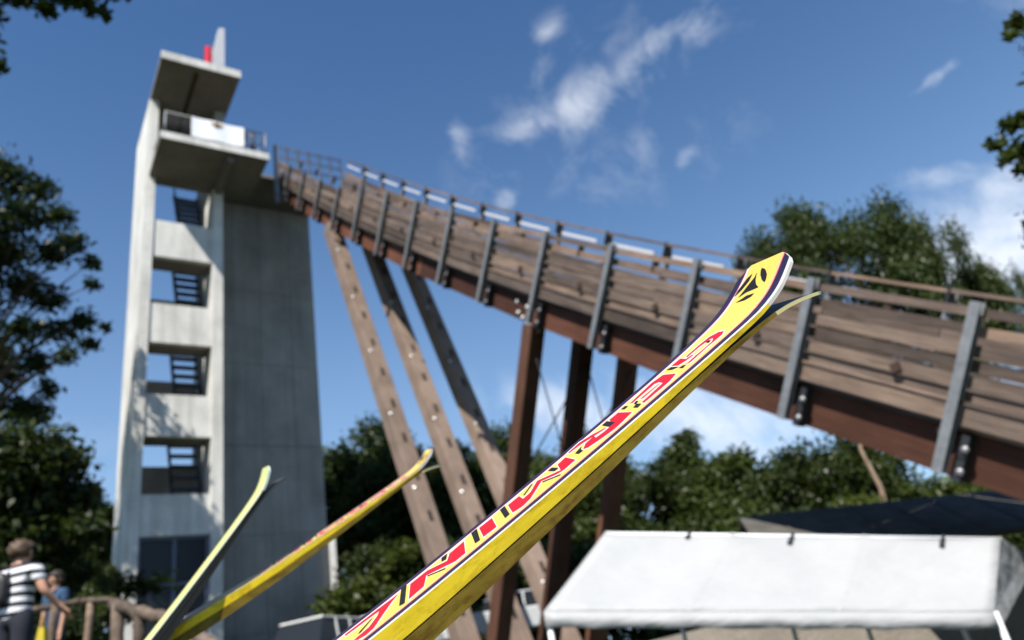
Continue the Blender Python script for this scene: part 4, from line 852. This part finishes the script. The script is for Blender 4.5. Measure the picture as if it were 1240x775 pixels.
# belt of wood behind the ramp legs
G1 = 'trees of the wood behind the ramp legs'
belt = [(T_B, 402, 545, 50, .8, 'narrow tree just right of the dark tower wall'), (T_A, 447, 508, 52, .95, 'round-crowned tree seen between the tower and the first timber leg'),
        (T_C, 505, 512, 54, 1.0, 'dark tree behind the two pale raking legs'), (T_B, 552, 520, 50, .9, 'tree behind the second and third raking legs'),
        (T_A, 612, 508, 52, .95, 'tree right behind the brown leg nearest the viewer'), (T_D, 655, 548, 44, .85, 'lower light green tree between the first and second brown legs'),
        (T_A, 690, 520, 54, .9, 'tree whose top shows between the first two brown legs'), (T_C, 745, 545, 48, .95, 'dark tree behind the second and third brown legs'),
        (T_B, 805, 505, 52, .9, 'tallest tree directly below the sharp ski in the wood'), (T_D, 855, 535, 46, .95, 'light green rounded tree right of the sharp ski and above the tent'),
        (T_A, 895, 552, 50, .9, 'low tree under the patch of white cloud beside the ramp'), (T_C, 945, 500, 34, .85, 'dark leafy tree just below the ramp girder left of the pale trunk'),
        (T_D, 1010, 530, 36, .8, 'bright green tree below the ramp above the dark shed roof'), (T_A, 1075, 540, 34, .8, 'green tree behind the pale trunk under the ramp'),
        (T_D, 1150, 560, 32, .8, 'bright green tree close under the lower ramp'), (T_A, 1225, 560, 32, .9, 'tree at the right edge under the ramp')]
for t, px, py, d, rs, lb in belt: tree_px(t, px, py, d, lb, G1, rs)
fill = [(T_SD, 462, 640, 36, .95), (T_S, 480, 655, 34, 1.3), (T_SD, 540, 640, 36, 1.6), (T_SD, 590, 650, 33, 1.3), (T_S, 640, 640, 33, 1.4), (T_SD, 700, 640, 33, 1.5), (T_S, 770, 620, 30, 1.3), (T_SD, 830, 610, 32, 1.4), (T_S, 880, 600, 28, 1.1), (T_SD, 960, 590, 26, 1.2), (T_S, 1030, 585, 25, .9), (T_S, 1110, 575, 25, 1.0)]
FL_ = ['left of the first raking leg', 'between the first two raking legs low down', 'behind the lower raking legs', 'behind the third raking leg', 'between the raking legs and the first brown leg', 'between the brown legs low down', 'right of the third brown leg above the tent ridge', 'above the left part of the tent ridge', 'above the middle of the tent ridge', 'above the shed roof at its left end', 'above the middle of the shed roof', 'above the right of the shed roof']
for (t, px, py, d, rs), w_ in zip(fill, FL_): tree_px(t, px, py, d, 'leafy bush growing '+w_, 'bushes below the ramp', rs, None, 'bush')['category'] = 'bush'
# the open tall trees seen over the lower ramp
G2 = 'tall trees over the lower ramp'
for t, px, py, d, rs, lb in ((T_O, 918, 258, 46, .66, 'leftmost of the tall trees seen above the ramp behind the ski tip'), (T_O, 1005, 228, 48, .80, 'tallest tree seen above the ramp right of the ski tip'), (T_O, 1098, 262, 44, .48, 'tree above the ramp left of the white cloud'), (T_O, 1194, 304, 46, .33, 'small tree top against the white cloud above the ramp')):
    tree_px(t, px, py, d, lb, G2, rs)
tr_ = empty('bare_trunk', tuple(at(1070, 640, 24)), 'pale slender trunk standing under the lower ramp above the shed', 'tree trunk')
bp = at(1064, 550, 24); gp = at(1088, 710, 24); rng0 = np.random.default_rng(5)
link('trunk', wood_mesh('trunk', (gp[0], gp[1], min(gp[2], ground_z(gp[0], gp[1])-.2)), (bp[0]-.2, bp[1], bp[2]+1.6), .19, [], rng0), tr_, BARK_L)
# the big tree left of the tower, crown placed clump by clump
def own_tree(label, base, top, r0, clumps, n, size, lm, seed, group=None, name='broadleaf_tree', limbs=True):
    rng = np.random.default_rng(seed); o = empty(name, base, label, 'tree', group)
    link('trunk', wood_mesh('trunk', (base[0], base[1], base[2]-.4), top, r0, [c[:3] for c in clumps] if limbs else [], rng), o, BARK)
    link('crown', leaves('foliage', clumps, n, size, rng), o, lm); return o
def clumps_px(rows, d, spread, rng):
    out = []
    for (px, py, rp) in rows:
        dd = d+rng.uniform(-spread, spread); p = at(px, py, dd); out.append((p[0], p[1], p[2], rp/F_PX*dd))
    return out
r_ = random.Random(8)
cl = clumps_px([(8, 215, 30), (45, 228, 22), (30, 262, 30), (72, 262, 20), (88, 292, 18), (110, 318, 13), (112, 345, 10), (62, 305, 24), (8, 305, 30), (30, 345, 26), (60, 362, 22), (98, 388, 18), (128, 396, 9), (75, 400, 20), (30, 400, 26), (108, 418, 12), (80, 430, 14), (45, 440, 20), (58, 470, 16), (5, 450, 24), (20, 495, 24), (-40, 260, 60), (-60, 340, 70), (-40, 430, 60), (-100, 300, 60), (-110, 400, 60), (40, 500, 26), (-30, 200, 40)], 29.5, 2.0, r_)
bx_ = at(-60, 700, 29.5); bz_ = ground_z(bx_[0], bx_[1]); tp = at(-25, 260, 29.5)
own_tree('big dark broadleaf tree at the left edge with a ragged crown', (bx_[0], bx_[1], bz_), tuple(tp), .34, cl, 22000, .20, LEAF_D, 21)
G3 = 'dark trees left of the tower'
cl = clumps_px([(20, 560, 60), (70, 560, 36), (30, 610, 60), (85, 605, 34), (-40, 560, 70), (60, 650, 50), (5, 660, 60), (105, 640, 26)], 19, 1.5, r_)
b_ = at(10, 740, 19); own_tree('dark low tree below the big tree at the left edge', (b_[0], b_[1], ground_z(b_[0], b_[1])), tuple(at(25, 600, 19)), .2, cl, 13000, .2, LEAF_D, 22, G3)
for t, px, py, d, rs, lb in ((T_B, 95, 578, 44, .6, 'distant tree top left of the tower'), (T_C, 128, 592, 46, .7, 'distant tree touching the left side of the tower'), (T_A, 40, 560, 46, .9, 'distant tree behind the dark low tree at the left edge')): tree_px(t, px, py, d, lb, G3, rs)
for t, px, py, d, rs, lb in ((T_SD, 106, 665, 22, .42, 'dark bush behind the log railing left of the tower'), (T_S, 118, 690, 18, .3, 'small bright bush at the foot of the tower by the log railing'), (T_SD, 40, 680, 20, 1.1, 'dark bush behind the woman in stripes'), (T_SD, 80, 715, 15, .32, 'dark bush below the thin log railing')): tree_px(t, px, py, d, lb, 'bushes by the log railing', rs, None, 'bush')['category'] = 'bush'
# twigs that hang into the upper corners belong to trees standing just outside the picture
cl = clumps_px([(10, -14, 24), (45, -6, 20), (58, 12, 12), (85, -4, 18), (110, 8, 13), (128, 18, 9), (100, -30, 30), (40, -60, 50), (-30, 10, 26), (-40, 60, 34), (-8, 44, 10), (-6, 80, 12), (-80, -40, 60), (-140, 60, 70), (130, -45, 40), (-170, -60, 90), (60, -130, 80)], 10, .6, r_)
b_ = at(-420, 500, 10); own_tree('tree outside the left edge whose leafy twigs hang into the upper left corner', (b_[0], b_[1], ground_z(b_[0], b_[1])), tuple(at(-240, 20, 10)), .07, cl, 15000, .10, LEAF, 23, limbs=False)
cl = clumps_px([(1232, 28, 14), (1222, 44, 9), (1254, 36, 16), (1228, 150, 18), (1205, 176, 11), (1218, 190, 12), (1238, 180, 18), (1238, 205, 12), (1290, 120, 40), (1275, 205, 24), (1312, 60, 60), (1350, 140, 70), (1300, 260, 50), (1380, 60, 90), (1390, 230, 80)], 11, .7, r_)
b_ = at(1500, 640, 11); own_tree('tree outside the right edge whose twigs hang into the upper right', (b_[0], b_[1], ground_z(b_[0], b_[1])), tuple(at(1380, 120, 11)), .08, cl, 12000, .11, LEAF, 24)
